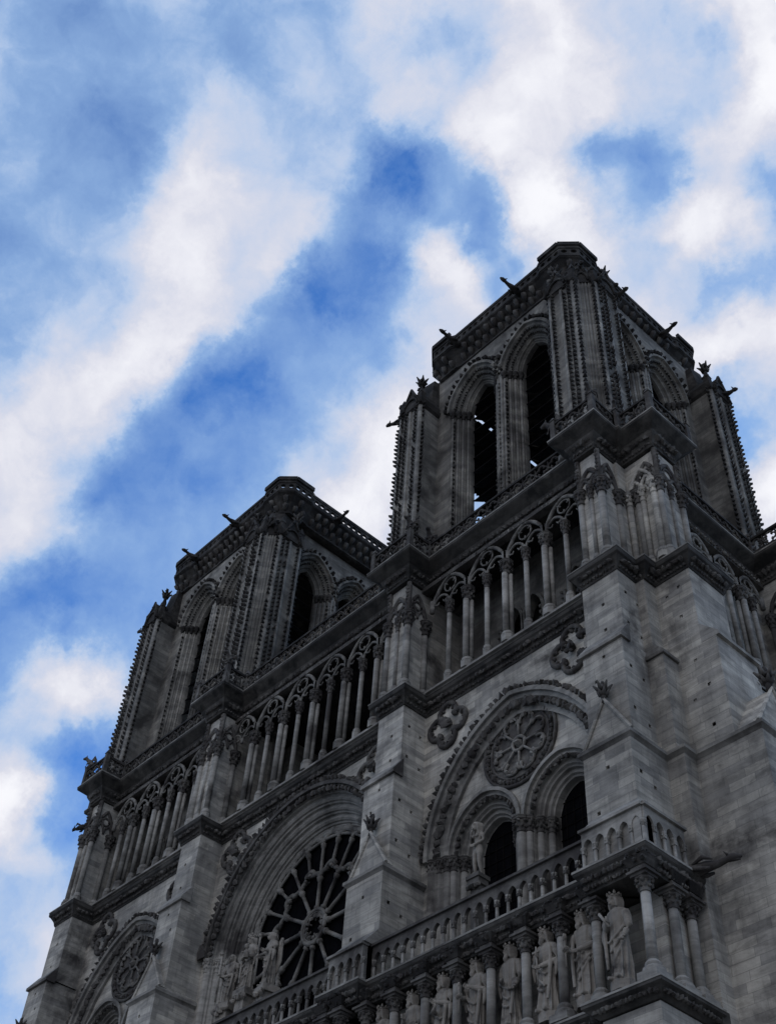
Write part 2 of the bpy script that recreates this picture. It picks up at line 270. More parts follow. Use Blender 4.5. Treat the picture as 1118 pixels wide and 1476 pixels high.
def wall_open(mb, u0, u1, z0, z1, d, th, ops, n=10):
    """wall from u0..u1 with openings: ops = (uc, zbot, zs, w, h) pointed, or (uc, zc, r) round"""
    ops = sorted(ops); u = u0
    def q(a, b, za0, za1, zb0, zb1):     # slab with sloping bottom/top
        mb.add([(a, d, za0), (b, d, zb0), (b, d, zb1), (a, d, za1), (a, d + th, za0), (b, d + th, zb0), (b, d + th, zb1), (a, d + th, za1)],
               [(0, 1, 2, 3), (7, 6, 5, 4), (0, 4, 5, 1), (3, 2, 6, 7), (1, 5, 6, 2), (0, 3, 7, 4)])
    for o in ops:
        wd_ = o[3] if len(o) == 5 else o[2]
        a, b = o[0] - wd_, o[0] + wd_
        if a > u + 1e-4: q(u, a, z0, z1, z0, z1)
        if len(o) == 5:
            pts = arch(o[0], o[2], o[3], o[4], 0, n)
            for p, r_ in zip(pts, pts[1:]):
                if r_[0] > p[0] + 1e-6: q(p[0], r_[0], p[1], z1, r_[1], z1)
            if o[1] > z0 + 1e-4: q(a, b, z0, o[1], z0, o[1])
        else:
            m = 2 * n; pts = [(o[0] - o[2] * math.cos(PI * k / m), o[2] * math.sin(PI * k / m)) for k in range(m + 1)]
            for p, r_ in zip(pts, pts[1:]):
                q(p[0], r_[0], o[1] + p[1], z1, o[1] + r_[1], z1); q(p[0], r_[0], z0, o[1] - p[1], z0, o[1] - r_[1])
        u = b
    if u < u1 - 1e-4: q(u, u1, z0, z1, z0, z1)
def holed_face(mb, u0, u1, z0, z1, d, holes, s=.15, dep=.35):
    """front face with real square sockets (putlog holes)"""
    us = sorted({u0, u1, *[round(h[0] - s / 2, 4) for h in holes], *[round(h[0] + s / 2, 4) for h in holes]})
    zs = sorted({z0, z1, *[round(h[1] - s / 2, 4) for h in holes], *[round(h[1] + s / 2, 4) for h in holes]})
    for a, b in zip(us, us[1:]):
        for c, e in zip(zs, zs[1:]):
            mu, mz = (a + b) / 2, (c + e) / 2
            if any(abs(mu - h[0]) < s / 2 and abs(mz - h[1]) < s / 2 for h in holes):
                v = [(a, d, c), (b, d, c), (b, d, e), (a, d, e), (a, d + dep, c), (b, d + dep, c), (b, d + dep, e), (a, d + dep, e)]
                mb.add(v, [(0, 1, 5, 4), (1, 2, 6, 5), (2, 3, 7, 6), (3, 0, 4, 7), (4, 5, 6, 7)])
            else: mb.add([(a, d, c), (b, d, c), (b, d, e), (a, d, e)], [(0, 1, 2, 3)])
def fleuron(mb, c, s=1.):
    """leafy finial: stem, two tiers of crockets, bud"""
    x, y, z = c
    mb.tube([(x, y, z), (x, y, z + .9 * s)], [.11 * s, .08 * s], 6)
    for tz, rr in ((.35, .2), (.62, .3)):
        for k in range(6):
            a = k * PI / 3 + tz; ca, sa = math.cos(a), math.sin(a)
            mb.tube([(x, y, z + tz * s), (x + ca * rr * .7 * s, y + sa * rr * .7 * s, z + (tz + .06) * s), (x + ca * rr * 1.25 * s, y + sa * rr * 1.25 * s, z + (tz + .26) * s)], [.07 * s, .09 * s, .03 * s], 5)
    mb.blob((x, y, z + .98 * s), (.12 * s, .12 * s, .16 * s))
def empty(name, loc, label=None, cat=None, group=None):
    o = bpy.data.objects.new(name, None); COL.objects.link(o); o.location = loc; o.empty_display_size = .3
    if label: o['label'] = label; o['category'] = cat
    if group: o['group'] = group
    return o
def dup(o, loc, parent):
    c = o.copy(); COL.objects.link(c); c.location = loc; c.parent = parent
    for ch in o.children:
        d = ch.copy(); COL.objects.link(d); d.parent = c
    return c
def capital(mb, u, d, z, r, h, n=10):
    """bell capital with two tiers of leaf crockets and a moulded abacus"""
    mb.revolve(u, d, [(r * 1.15, z), (r * 1.2, z + h * .06), (r, z + h * .08), (r * 1.08, z + h * .4), (r * 1.4, z + h * .74)], n)
    for tz, rr, k0 in ((.38, 1.3, 0), (.68, 1.6, .4)):
        for k in range(8):
            a = k * PI / 4 + k0; mb.blob((u + rr * r * math.cos(a), d + rr * r * math.sin(a), z + h * tz), (r * .36, r * .36, h * .12))
    mb.revolve(u, d, [(r * 1.5, z + h * .76), (r * 1.8, z + h * .82), (r * 1.8, z + h * .92), (r * 1.95, z + h * .95), (r * 1.95, z + h)], 8, False, PI / 8)
def colbase(mb, u, d, z, r, h):
    mb.revolve(u, d, [(r * 1.75, z), (r * 1.75, z + h * .55)], 8, False, PI / 8)
    mb.revolve(u, d, [(r * 1.7, z + h * .55), (r * 1.75, z + h * .66), (r * 1.35, z + h * .76), (r * 1.45, z + h * .88), (r, z + h)], 12)

# ------------------------------------------------------------------ ground
g = MB(); g.add([(-600, -600, 0), (600, -600, 0), (600, 600, 0), (-600, 600, 0)], [(0, 1, 2, 3)])
go = g.build('ground', M_PAVE); go['kind'] = 'structure'

# ------------------------------------------------------------------ cathedral: levels (m)
ZK0, ZK1, ZG, ZM, ZS, ZU, ZT = 19.64, 24.05, 29.24, 34.0, 38.58, 46.8, 65.0
IN, OUTR = (6.92, 8.62), (19.35, 21.2)
CA = empty('cathedral', (0, 0, 0), 'dark weathered gothic stone cathedral with two square bell towers and a rose window', 'cathedral')

# solid masses behind the facade (towers' lower storeys, nave)
for sx, T in ((1, FW), (-1, FM)):
    b = MB(T)
    wall_open(b, 8.5, 19.5, 0, 37.75, .78, 1.2, [(11.95, 23.9, 30.2, 1.9, 2.13), (16.15, 23.9, 30.2, 1.9, 2.13)], 14)
    b.box(8.5, 20.4, 1.9, 12.0, 0, 23.9); b.box(7, 20.4, 4.2, 12.0, 23.9, 47.0); b.box(7.0, 8.5, .4, 12, 0, 37.7); b.box(19.5, 20.4, .4, 12, 0, 37.7)
    b.box(8.5, 19.5, 2.2, 4.2, 37.76, 38.4)
    b.build('tower_base', M_STONE, CA); b = MB(T)
    # back wall of the open gallery, with blind lancets
    wall_open(b, 7.0, 20.4, 38.4, 46.6, 2.6, .5, [(12.2, 38.6, 42.6, .55, 1.1), (13.55, 38.6, 42.6, .55, 1.1), (16.3, 38.6, 42.6, .55, 1.1), (17.65, 38.6, 42.6, .55, 1.1)], 8)
    for u in (12.2, 13.55, 16.3, 17.65):
        arch_sweep(b, u, 42.6, .55, 1.1, [(0, 2.5), (.16, 2.5), (.16, 2.62), (0, 2.62)], 8, leg=3.9)
    for u in (11.5, 14.25, 15.6, 18.35):
        b.revolve(u, 2.5, [(.09, 38.4), (.09, 42.6)], 8)
        for k in range(11): b.blob((u - .2, 2.5, 38.8 + k * .38), .09)
    b.build('gallery_back_wall', M_TOWER, CA)
b = MB(); b.box(-7, 7, 9.0, 10.0, 36, 47); b.box(-6.9, 6.9, .5, 3.0, 0, 23.9); b.box(-7, 7, 2.4, 60, 0, 36); b.build('nave_wall', M_STONE, CA)
b = MB(); b.loft([[(-7.4, 10, 36), (7.4, 10, 36), (0, 10, 46)], [(-7.4, 60, 36), (7.4, 60, 36), (0, 60, 46)]]); b.build('nave_roof', M_LEAD, CA)

# ------------------------------------------------------------------ central bay with the rose window
RZ, RY = 31.2, 1.75
b = MB()
wall_open(b, -7.0, 7.0, 23.9, 37.78, .35, .5, [(0, 23.9, RZ, 6.42, 6.47)], 24)
b.build('central_wall', M_STONE, CA)
b = MB()
prof = [(-.02, .3)]
for k in range(4):          # four stepped orders, each a roll and a hollow
    r0 = -.02 - k * .34; y0 = .36 + k * .36
    prof += [(r0 - .05, y0), (r0 - .17, y0 - .03), (r0 - .25, y0 + .06), (r0 - .25, y0 + .16), (r0 - .33, y0 + .2), (r0 - .34, y0 + .34)]
prof += [(-1.5, 1.82), (.0, 1.82)]
arch_sweep(b, 0, RZ, 6.42, 6.47, prof, 30, leg=7.2)
b.build('rose_archivolt', M_SMOOTH, CA)
b = MB()
arch_sweep(b, 0, RZ, 6.42, 6.47, [(-.05, .14), (.12, .12), (.2, .2), (.2, .4), (-.05, .4)], 30)
arch_blobs(b, 0, RZ, 6.42, 6.47, .26, .2, (.15, .17, .15), .31, 200)
arch_blobs(b, 0, RZ, 6.42, 6.47, -.22, .3, (.17, .15, .17), .31, 200)
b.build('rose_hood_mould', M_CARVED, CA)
for sx in (-1, 1):
    for k in range(4):
        b = MB(); u, d = sx * (6.35 - k * .36), .38 + k * .36
        b.revolve(u, d, [(.13, 23.9), (.13, 30.7)], 10); capital(b, u, d, 30.55, .13, .62); colbase(b, u, d, 23.9, .13, .5)
        b.build('jamb_shaft', M_SMOOTH, CA)
    b = MB(); b.blob((sx * 6.6, .1, 31.5), (.25, .3, .35)); b.build('carved_head', M_CARVED, CA)
rose = MB()
wall_open(rose, -5.15, 5.15, 23.9, 36.45, RY, .35, [(0, RZ, 4.86)], 24)
rose = rose.build('rose_window', M_SMOOTH, CA)
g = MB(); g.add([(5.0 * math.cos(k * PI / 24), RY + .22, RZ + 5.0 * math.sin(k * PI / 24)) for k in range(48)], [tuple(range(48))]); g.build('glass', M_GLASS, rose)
def polar(r, a, d=RY + .06): return (r * math.sin(a), d, RZ + r * math.cos(a))
b = MB()
for rr, t in ((4.86, .12), (4.62, .06)): b.tube([polar(rr, k * PI / 48) for k in range(97)], t * 1.3, 6)
b.build('outer_ring', M_TRACERY, rose)
b = MB()
for rr, t in ((.82, .1), (.7, .05)): b.tube([polar(rr, k * PI / 20, RY - .02) for k in range(41)], t, 6)
for k in range(12): b.blob(polar(.55, k * PI / 6, RY), (.13, .09, .13))
for k in range(6): b.tube([polar(.62, k * PI / 3), polar(.3, k * PI / 3)], .04, 5)
b.build('hub', M_TRACERY, rose)
def cusped(mb, rad, half, n, th, a_off=0.):
    """ring of trefoil-headed arches bulging outwards between spokes"""
    for k in range(n):
        a = 2 * PI * (k + .5) / n + a_off; c = rad * math.cos(half); s = rad * math.sin(half)
        pts = []
        for lobe, (cx_, cz_, rr, t0, t1) in enumerate(((-.52 * s, .05, .5 * s, -1.9, .5), (0, .55 * s, .56 * s, -1.25, 1.25), (.52 * s, .05, .5 * s, -.5, 1.9))):
            for i in range(7):
                t = t0 + (t1 - t0) * i / 6; x = cx_ + rr * math.sin(t); z = cz_ + rr * math.cos(t)
                pts.append((x, z))
        P3 = []
        for x, z in pts:
            r_ = c + z; P3.append((r_ * math.sin(a) + x * math.cos(a), RY + .04, RZ + r_ * math.cos(a) - x * math.sin(a)))
        mb.tube(P3, th, 5)
b = MB(); cusped(b, 2.62, PI / 12, 12, .125); b.build('inner_tracery', M_TRACERY, rose)
b = MB(); cusped(b, 4.42, PI / 24, 24, .11); 
for k in range(24):
    a = 2 * PI * k / 24; b.tube([polar(4.3, a), polar(4.85, a)], .08, 5)
b.build('outer_tracery', M_TRACERY, rose)
def spoke(a, ra, rb, t, rs):
    m = MB(); m.tube([polar(ra, a), polar(ra + .14, a), polar(ra + .15, a), polar(rb - .24, a), polar(rb - .22, a), polar(rb, a)], [t * 1.6, t * 1.6, t, t, t * 1.4, t * 1.9], 8)
    m.build('spoke', M_TRACERY, rose)
for k in range(12): spoke(2 * PI * k / 12, .9, 2.62, .095, rose)
for k in range(24): spoke(2 * PI * k / 24, 2.78 if k % 2 == 0 else 3.0, 4.4, .085, rose)

# ------------------------------------------------------------------ side bays: great blind arch, blind rose, pair of lancets
def trefoil_relief(T, u, z, s=1.):
    b = MB(T)
    for k in range(4):
        a = k * PI / 2 + PI / 4 * 0; cx_, cz_ = u + .5 * s * math.cos(a), z + .5 * s * math.sin(a)
        pts = [(cx_ + .42 * s * math.cos(a + t), .28, cz_ + .42 * s * math.sin(a + t)) for t in [(-2.2 + 4.4 * i / 10) for i in range(11)]]
        b.tube(pts, .1 * s, 6)
        for i in range(1, 10, 2): b.blob((cx_ + .28 * s * math.cos(a + (-2.2 + 4.4 * i / 10)), .3, cz_ + .28 * s * math.sin(a + (-2.2 + 4.4 * i / 10))), .08 * s)
    b.blob((u, .15, z), (.22 * s, .25, .22 * s))
    for k in range(5): b.blob((u + .2 * math.cos(k * 1.26), .1, z + .2 * math.sin(k * 1.26)), .1 * s)
    return b
AC, AW, AH, AZ = 14.05, 4.95, 6.05, 30.1
for sx, T in ((1, FW), (-1, FM)):
    b = MB(T); wall_open(b, 8.6, 19.4, 23.9, 37.78, .35, .45, [(AC, 23.9, AZ, AW, AH)], 20)
    hs = [(9.6, 32.6), (18.7, 33.2)]
    bw = b.build('bay_wall', M_STONE, CA)
    b = MB(T)
    arch_sweep(b, AC, AZ, AW, AH, [(-.8, .78), (-.8, .62), (-.62, .6), (-.5, .48), (-.3, .46), (-.25, .36), (-.05, .3), (.0, .8)], 22, leg=6)
    arch_sweep(b, AC, AZ, AW, AH, [(-.08, .16), (.08, .12), (.16, .2), (.16, .4), (-.08, .4)], 22)
    b.build('great_arch', M_SMOOTH, CA)
    b = MB(T)
    arch_blobs(b, AC, AZ, AW, AH, .22, .2, (.15, .17, .15), .3, 150)
    arch_blobs(b, AC, AZ, AW, AH, -.42, .42, (.2, .17, .2), .3, 150)
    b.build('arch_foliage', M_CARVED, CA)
    # blind rose
    b = MB(T); rc = 33.85
    P_ = lambda r, a, d=.72: (AC + r * math.sin(a), d, rc + r * math.cos(a))
    b.add([P_(1.75, k * PI / 20, .752) for k in range(40)], [tuple(range(40))])  # dark disc: black crust plus the shade of the petal recesses, in colour
    for rr, t, d in ((2.0, .09, .72), (1.62, .06, .74)): b.tube([P_(rr, k * PI / 20, d) for k in range(41)], t, 6)
    for k in range(52): b.blob(P_(1.82, k * PI / 26, .7), .13)
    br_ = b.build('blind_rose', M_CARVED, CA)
    b = MB(T)
    for k in range(8):
        a = k * PI / 4; b.tube([P_(.4, a, .66), P_(1.2, a, .66)], .055, 6); b.blob(P_(1.25, a, .66), .11)
        pts = [P_(1.12 + .36 * math.cos(t), a + PI / 8 + .36 * math.sin(t) / 1.12, .68) for t in [(-2 + 4 * i / 10) for i in range(11)]]
        b.tube(pts, .07, 6)
        for s_ in (-1, 1): b.blob(P_(1.36, a + PI / 8 + s_ * .12, .66), .12)
    b.tube([P_(.34, k * PI / 8, .66) for k in range(17)], .08, 6); b.blob(P_(0, 0, .66), .2)
    b.build('rose_spokes', M_TRACERY, br_)
    # lancets
    for lc in (11.95, 16.15):
        b = MB(T)
        pr = [(.95, .66), (.98, .8), (.62, .8)]
        arch_sweep(b, lc, 30.2, 1.12, 1.35, [(.8, .62), (.96, .62), (.96, .82), (.8, .82)], 14)
        pr = [(.82, .78)]
        for k in range(3):
            r0, y0 = .82 - k * .27, .8 + k * .32; pr += [(r0 - .04, y0), (r0 - .16, y0 - .02), (r0 - .2, y0 + .1), (r0 - .26, y0 + .14), (r0 - .27, y0 + .3)]
        pr += [(0, 1.85), (-.06, 1.95), (.05, 2.0), (.82, 2.0)]
        wn_ = None
        fr = MB(T); arch_sweep(fr, lc, 30.2, 1.12, 1.35, pr, 14, leg=6)
        wn_ = fr.build('lancet_window', M_SMOOTH, CA)
        b.build('hood_mould', M_SMOOTH, wn_)
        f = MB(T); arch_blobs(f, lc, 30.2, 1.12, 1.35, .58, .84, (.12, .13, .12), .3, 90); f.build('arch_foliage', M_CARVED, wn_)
        g = MB(T); pts = arch(lc, 30.2, 1.12, 1.35); g.add([(lc - 1.12, 1.9, 24)] + [(x, 1.9, z) for x, z in pts] + [(lc + 1.12, 1.9, 24)], [tuple(range(len(pts) + 2))])
        g.build('glass', M_GLASS, wn_)
        f = MB(T)
        for k in range(14): f.tube([(lc - 1.1, 1.87, 24.4 + k * .5), (lc + 1.1, 1.87, 24.4 + k * .5)], .025, 4)
        for k in range(-2, 3): f.tube([(lc + k * .4, 1.87, 24), (lc + k * .4, 1.87, 31)], .02, 4)
        f.build('glazing_bars', M_BAR, wn_)
    for u, d in [(9.2, .5), (9.55, .62), (9.88, .72), (10.12, .86), (10.4, 1.18), (10.68, 1.5), (13.2, 1.5), (13.5, 1.18), (13.78, .84), (14.05, .68), (14.32, .84), (14.6, 1.18), (14.9, 1.5), (17.42, 1.5), (17.7, 1.18), (17.98, .86), (18.22, .72), (18.55, .62), (18.9, .5)]:
        b = MB(T); r = .15 if u not in (14.05,) else .21
        b.revolve(u, d, [(r, 24.0), (r, 29.7)], 10); s_ = b.build('jamb_shaft', M_SMOOTH, CA)
        b = MB(T); capital(b, u, d, 29.6, r, .6); b.build('capital', M_CARVED, s_)
    for u in (10.15, 17.55): trefoil_relief(T, u, 36.6, 1.25).build('quatrefoil_relief', M_CARVED, CA)
for T in (FW, FM):
    trefoil_relief(T, 5.3, 36.65, 1.25).build('quatrefoil_relief', M_CARVED, CA)

# ------------------------------------------------------------------ buttresses
def buttress(T, u0, u1, right_out):
    hA = [(u0 + .75, 28.6), (u1 - .55, 26.9), (u0 + .5, 30.9)]
    b = MB(T)
    sA, sB = (.42, .72) if right_out else (-.05, .35)
    a0, a1 = u0 + (.07 if right_out else -.17), u1 + (.35 if right_out else .3)
    m0, m1 = u0 + (.08 if right_out else -.12), u1 + (.14 if right_out else .1)
    def stage(x0, x1, z0, z1, d, holes):
        holed_face(b, x0, x1, z0, z1, d, holes)
        # flanks with sockets too
        v = [(x0, d, z0), (x0, .5, z0), (x0, .5, z1), (x0, d, z1)]; b.add(v, [(0, 1, 2, 3)])
        TT = b.T; fl = MB(lambda u, dd, z: TT(x1 - dd, u, z)); holed_face(fl, d, .5, z0, z1, 0, [(d + .35, z0 + (z1 - z0) * .3), (d + 1.1, z0 + (z1 - z0) * .22), (d + .4, z0 + (z1 - z0) * .72), (d + 1.1, z0 + (z1 - z0) * .66)])
        o = len(b.v); b.v += fl.v; b.f += [[i + o for i in f] for f in fl.f]; b.s += fl.s; b.m += fl.m
        b.add([(x0, d, z1), (x1, d, z1), (x1, .5, z1), (x0, .5, z1)], [(0, 1, 2, 3)])
    stage(a0, a1, 23.9, ZG - .02, -1.93, [(a0 + 1.05, 28.2), (a0 + .5, 26.6)])
    stage(m0, m1, ZG, ZM - .02, -1.48, [(m0 + 1.0, 33.4), (m0 + .55, 32.4)])
    stage(u0, u1, ZM, 37.85, -1.05, [(u0 + .98, 36.4), (u0 + .98, 35.1)])
    bt = b.build('buttress', M_STONE, CA)
    # weathered offsets: upper lip
    b = MB(T)
    b.loft([[(m0 - .12, -1.62, 33.86), (m0 - .12, -1.62, 34.02), (m0 - .12, -1.04, 34.8), (m0 - .12, -1.04, 33.86)], [(m1 + .1, -1.62, 33.86), (m1 + .1, -1.62, 34.02), (m1 + .1, -1.04, 34.8), (m1 + .1, -1.04, 33.86)]])
    b.build('weathering', M_SMOOTH, bt)
    b = MB(T)
    b.sweep([(a0, .5), (a0, -1.93), (a1, -1.93), (a1, .5)] if T is FW else [(a0, .5), (a0, -1.93), (a1, -1.93), (a1, .5)], [(.0, 28.98), (.07, 29.05), (.14, 29.1), (.14, 29.24), (.05, 29.32), (-.55, 29.7), (-.55, 28.98)])
    b.build('string_course', M_SMOOTH, bt)
    # little gable with coping and leafy finial
    b = MB(T); um = (a0 + a1) / 2
    b.loft([[(a0 + .02, -1.8, 29.4), (a1 - .02, -1.8, 29.4), (um, -1.8, 31.0)], [(a0 + .02, -1.4, 29.4), (a1 - .02, -1.4, 29.4), (um, -1.4, 31.0)]])
    gb = b.build('gable', M_STONE, bt)
    b = MB(T)
    for s_ in (a0 - .02, a1 + .02):
        b.tube([(s_, -1.82, 29.38), (um, -1.82, 31.06)], .08, 6, False)
    b.build('coping', M_STONE, gb); b = MB(T)
    fleuron(b, (um, -1.8, 30.9), .95)
    b.build('finial', M_CARVED, gb)
    return bt
buttress(FW, *IN, False); buttress(FW, *OUTR, True); buttress(FM, *IN, False); buttress(FM, *OUTR, True)
# corner buttresses facing sideways
for T in (FW, FM):
    b = MB(T)
    b.box(20.4, 25.05, .75, 3.6, 0, 29.2); 
    holed_face(b, 21.5, 23.95, 29.24, 34.0, .85, [(22.9, 33.2), (23.3, 31.8), (22.6, 31.4), (23.2, 30.1)])
    b.add([(23.95, .85, 29.24), (23.95, 3.4, 29.24), (23.95, 3.4, 34), (23.95, .85, 34)], [(0, 1, 2, 3)])
    holed_face(b, 21.5, 23.3, 34.0, 37.85, .85, [(22.1, 36.9), (22.7, 37.1), (22.6, 35.6)])
    b.add([(23.3, .85, 34), (23.3, 3.1, 34), (23.3, 3.1, 37.85), (23.3, .85, 37.85)], [(0, 1, 2, 3)])
    b.box(20.4, 23.28, .9, 3.09, 29.25, 37.84); b.box(23.0, 23.93, .9, 3.39, 29.25, 34.0)
    holed_face(b, 22.2, 25.05, 16, 29.2, .745, [(23.2, 28.3), (24.3, 27.7), (23.3, 27.1), (24.7, 26.4), (23.1, 25.3), (23.8, 25.1), (23.7, 21.6), (23.6, 20.0), (23.8, 18.4), (24.8, 23.9)])
    # pilaster in the re-entrant corner
    b.box(20.6, 21.6, .12, 1.3, 29.3, 37.84); b.box(20.6, 22.1, -.02, 1.3, 29.2, 33.55); b.box(20.6, 22.3, .08, 1.2, 0, 29.15)
    cb_ = b.build('corner_buttress', M_STONE, CA)
    b = MB(T)
    b.loft([[(20.6, -.12, 33.5), (22.2, -.12, 33.5), (22.2, 1.3, 33.5), (20.6, 1.3, 33.5)], [(20.6, -.12, 33.66), (22.2, -.12, 33.66), (22.2, 1.3, 33.66), (20.6, 1.3, 33.66)], [(20.6, .12, 34.3), (21.6, .12, 34.3), (21.6, 1.3, 34.3), (20.6, 1.3, 34.3)]])
    b.build('weathering', M_SMOOTH, cb_); b = MB(T)
    b.loft([[(24.1, .84, 33.86), (24.1, .84, 34.02), (23.29, .84, 34.8), (23.29, .84, 33.86)], [(24.1, 3.45, 33.86), (24.1, 3.45, 34.02), (23.29, 3.45, 34.8), (23.29, 3.45, 33.86)]])
    b.build('weathering', M_SMOOTH, cb_); b = MB(T)
    b.sweep([(21.3, .08), (22.3, .08), (22.3, .74), (25.05, .74), (25.05, 3.6)], [(0, 28.98), (.08, 29.05), (.16, 29.1), (.16, 29.24), (.05, 29.32), (-.5, 29.75), (-.5, 28.98)])
    b.build('string_course', M_SMOOTH, cb_)
    b = MB(T)
    b.loft([[(24.95, .9, 29.4), (24.95, 3.5, 29.4), (24.95, 2.2, 31.4)], [(23.9, .9, 29.4), (23.9, 3.5, 29.4), (23.9, 2.2, 31.4)]])
    gb = b.build('gable', M_STONE, cb_)
    b = MB(T); b.tube([(24.95, .82, 29.38), (24.95, 2.2, 31.45), (24.95, 3.58, 29.38)], .09, 6, False); b.build('coping', M_STONE, gb); b = MB(T); fleuron(b, (24.85, 2.2, 31.35), 1.1)
    b.build('finial', M_CARVED, gb)

# ------------------------------------------------------------------ cornices that run round the buttresses
def outline(inn, ot, dF, dW, corner):
    h = corner + [(ot[1], corner[-1][1]), (ot[1], dF), (ot[0], dF), (ot[0], dW), (inn[1], dW), (inn[1], dF), (inn[0], dF), (inn[0], dW)]
    # h runs from the far corner to the middle on the + side; mirror it
    right = h[::-1]; left = [(-x, y) for x, y in h]
    return left + right
def frieze(mb, path, out, z, r, step):
    for p, q in zip(path, path[1:]):
        l = math.hypot(q[0] - p[0], q[1] - p[1]); nx, ny = (q[1] - p[1]) / l, -(q[0] - p[0]) / l; k = max(1, int(l / step))
        for i in range(k):
            t = (i + .5) / k; mb.blob((p[0] + (q[0] - p[0]) * t + nx * out, p[1] + (q[1] - p[1]) * t + ny * out, z), r)
cS = [(23.3, 13.6), (23.3, 11.4), (20.45, 11.4), (20.45, 3.1), (23.3, 3.1), (23.3, .85), (21.65, .85), (21.65, .15)]
ps = outline((6.95, 8.65), (19.35, 21.2), -1.05, .35, cS)
b = MB(); b.sweep(ps, [(-.4, 37.75), (.04, 37.75), (.08, 37.86), (.1, 37.95), (.14, 38.05), (.3, 38.28), (.38, 38.34), (.4, 38.42), (.4, 38.56), (.32, 38.62), (-.1, 38.82), (-.4, 38.82)])
b.build('sill_cornice', M_SOOT, CA)
b = MB(); b.sweep(ps, [(.3, 38.57), (.42, 38.55), (.42, 38.61), (.3, 38.66)]); b.build('lit_drip_edge', M_SMOOTH, CA)  # paler stone lip: light catching the sill edge, put into its colour
b = MB(); frieze(b, ps, .26, 38.14, (.15, .13, .11), .24); frieze(b, ps, .12, 37.9, .07, .16); b.build('sill_foliage', M_CARVED, CA)
cU = [(22.7, 13.6), (22.7, 11.5), (20.4, 11.5), (20.4, 2.2), (22.68, 2.2), (22.68, .68), (20.9, .68), (20.9, .45)]
pu = outline((7.0, 8.5), (19.65, 20.75), -1.1, .3, cU)
b = MB(); b.sweep(pu, [(-.5, 45.45), (.06, 45.45), (.1, 45.6), (.12, 45.75), (.3, 46.05), (.34, 46.2), (.8, 46.54), (.86, 46.6), (.86, 46.78), (.74, 46.86), (.0, 47.0), (-.5, 47.0)])
b.build('upper_cornice', M_SOOT, CA)
b = MB(); b.sweep(pu, [(.76, 46.74), (.88, 46.72), (.88, 46.8), (.76, 46.86)]); b.build('lit_drip_edge', M_SMOOTH, CA)  # lit top edge of the cornice, painted as a strip of lighter stone
b = MB(); frieze(b, pu, .26, 45.95, (.17, .14, .13), .25); frieze(b, pu, .12, 45.62, .08, .17); b.build('upper_foliage', M_CARVED, CA)
# the slabs roofing the open gallery; the deep middle one is added to darken it
b = MB(); b.box(-20.5, 20.5, .25, 4.3, 46.2, 46.98); b.box(-7.2, 7.2, 4.3, 9.5, 46.21, 46.97); b.build('gallery_roof', M_CRUST, CA)
# pierced upper balustrade
def off(path, o):
    m = MB(); return m.sweep(path, [(o, 0), (o, 1)]) and [(v[0], v[1]) for v in m.v[::2]]
pb = off(pu, .62)
bal = MB(); bal.sweep(pb, [(-.12, 46.9), (.08, 46.9), (.08, 47.1), (-.12, 47.1)]); bal.sweep(pb, [(-.14, 47.95), (.1, 47.95), (.1, 48.08), (.05, 48.16), (-.1, 48.16), (-.14, 48.08)])
bal = bal.build('upper_balustrade', M_CRUST, CA)
pm = MB()
for p, q in zip(pb, pb[1:]):
    l = math.hypot(q[0] - p[0], q[1] - p[1]); k = max(1, round(l / .82)); ux, uy = (q[0] - p[0]) / l, (q[1] - p[1]) / l
    for i in range(k):
        cx_ = p[0] + ux * l * (i + .5) / k; cy_ = p[1] + uy * l * (i + .5) / k; hw = l / k / 2
        if k == 1 and l < .6: continue
        for j in range(4):
            a = j * PI / 2; c0, s0 = math.cos(a) * .2, math.sin(a) * .2
            pm.tube([(cx_ + ux * (c0 + .19 * math.cos(a + t)), cy_ + uy * (c0 + .19 * math.cos(a + t)), 47.53 + s0 + .19 * math.sin(a + t)) for t in (-2.1, -1.4, -.7, 0, .7, 1.4, 2.1)], .06, 4)
        for s_ in (-1, 1): pm.tube([(cx_ + ux * hw * s_, cy_ + uy * hw * s_, 47.05), (cx_ + ux * hw * s_, cy_ + uy * hw * s_, 48.0)], .05, 4)
pm.build('pierced_panels', M_CARVED, bal)
for p in pb[1:-1]:
    pn = MB(); pn.box(p[0] - .13, p[0] + .13, p[1] - .13, p[1] + .13, 46.9, 48.25); pn.loft([[(p[0] - .17, p[1] - .17, 48.25), (p[0] + .17, p[1] - .17, 48.25), (p[0] + .17, p[1] + .17, 48.25), (p[0] - .17, p[1] + .17, 48.25)], [(p[0] - .03, p[1] - .03, 48.6), (p[0] + .03, p[1] - .03, 48.6), (p[0] + .03, p[1] + .03, 48.6), (p[0] - .03, p[1] + .03, 48.6)]]); pn.build('corner_post', M_CARVED, bal)

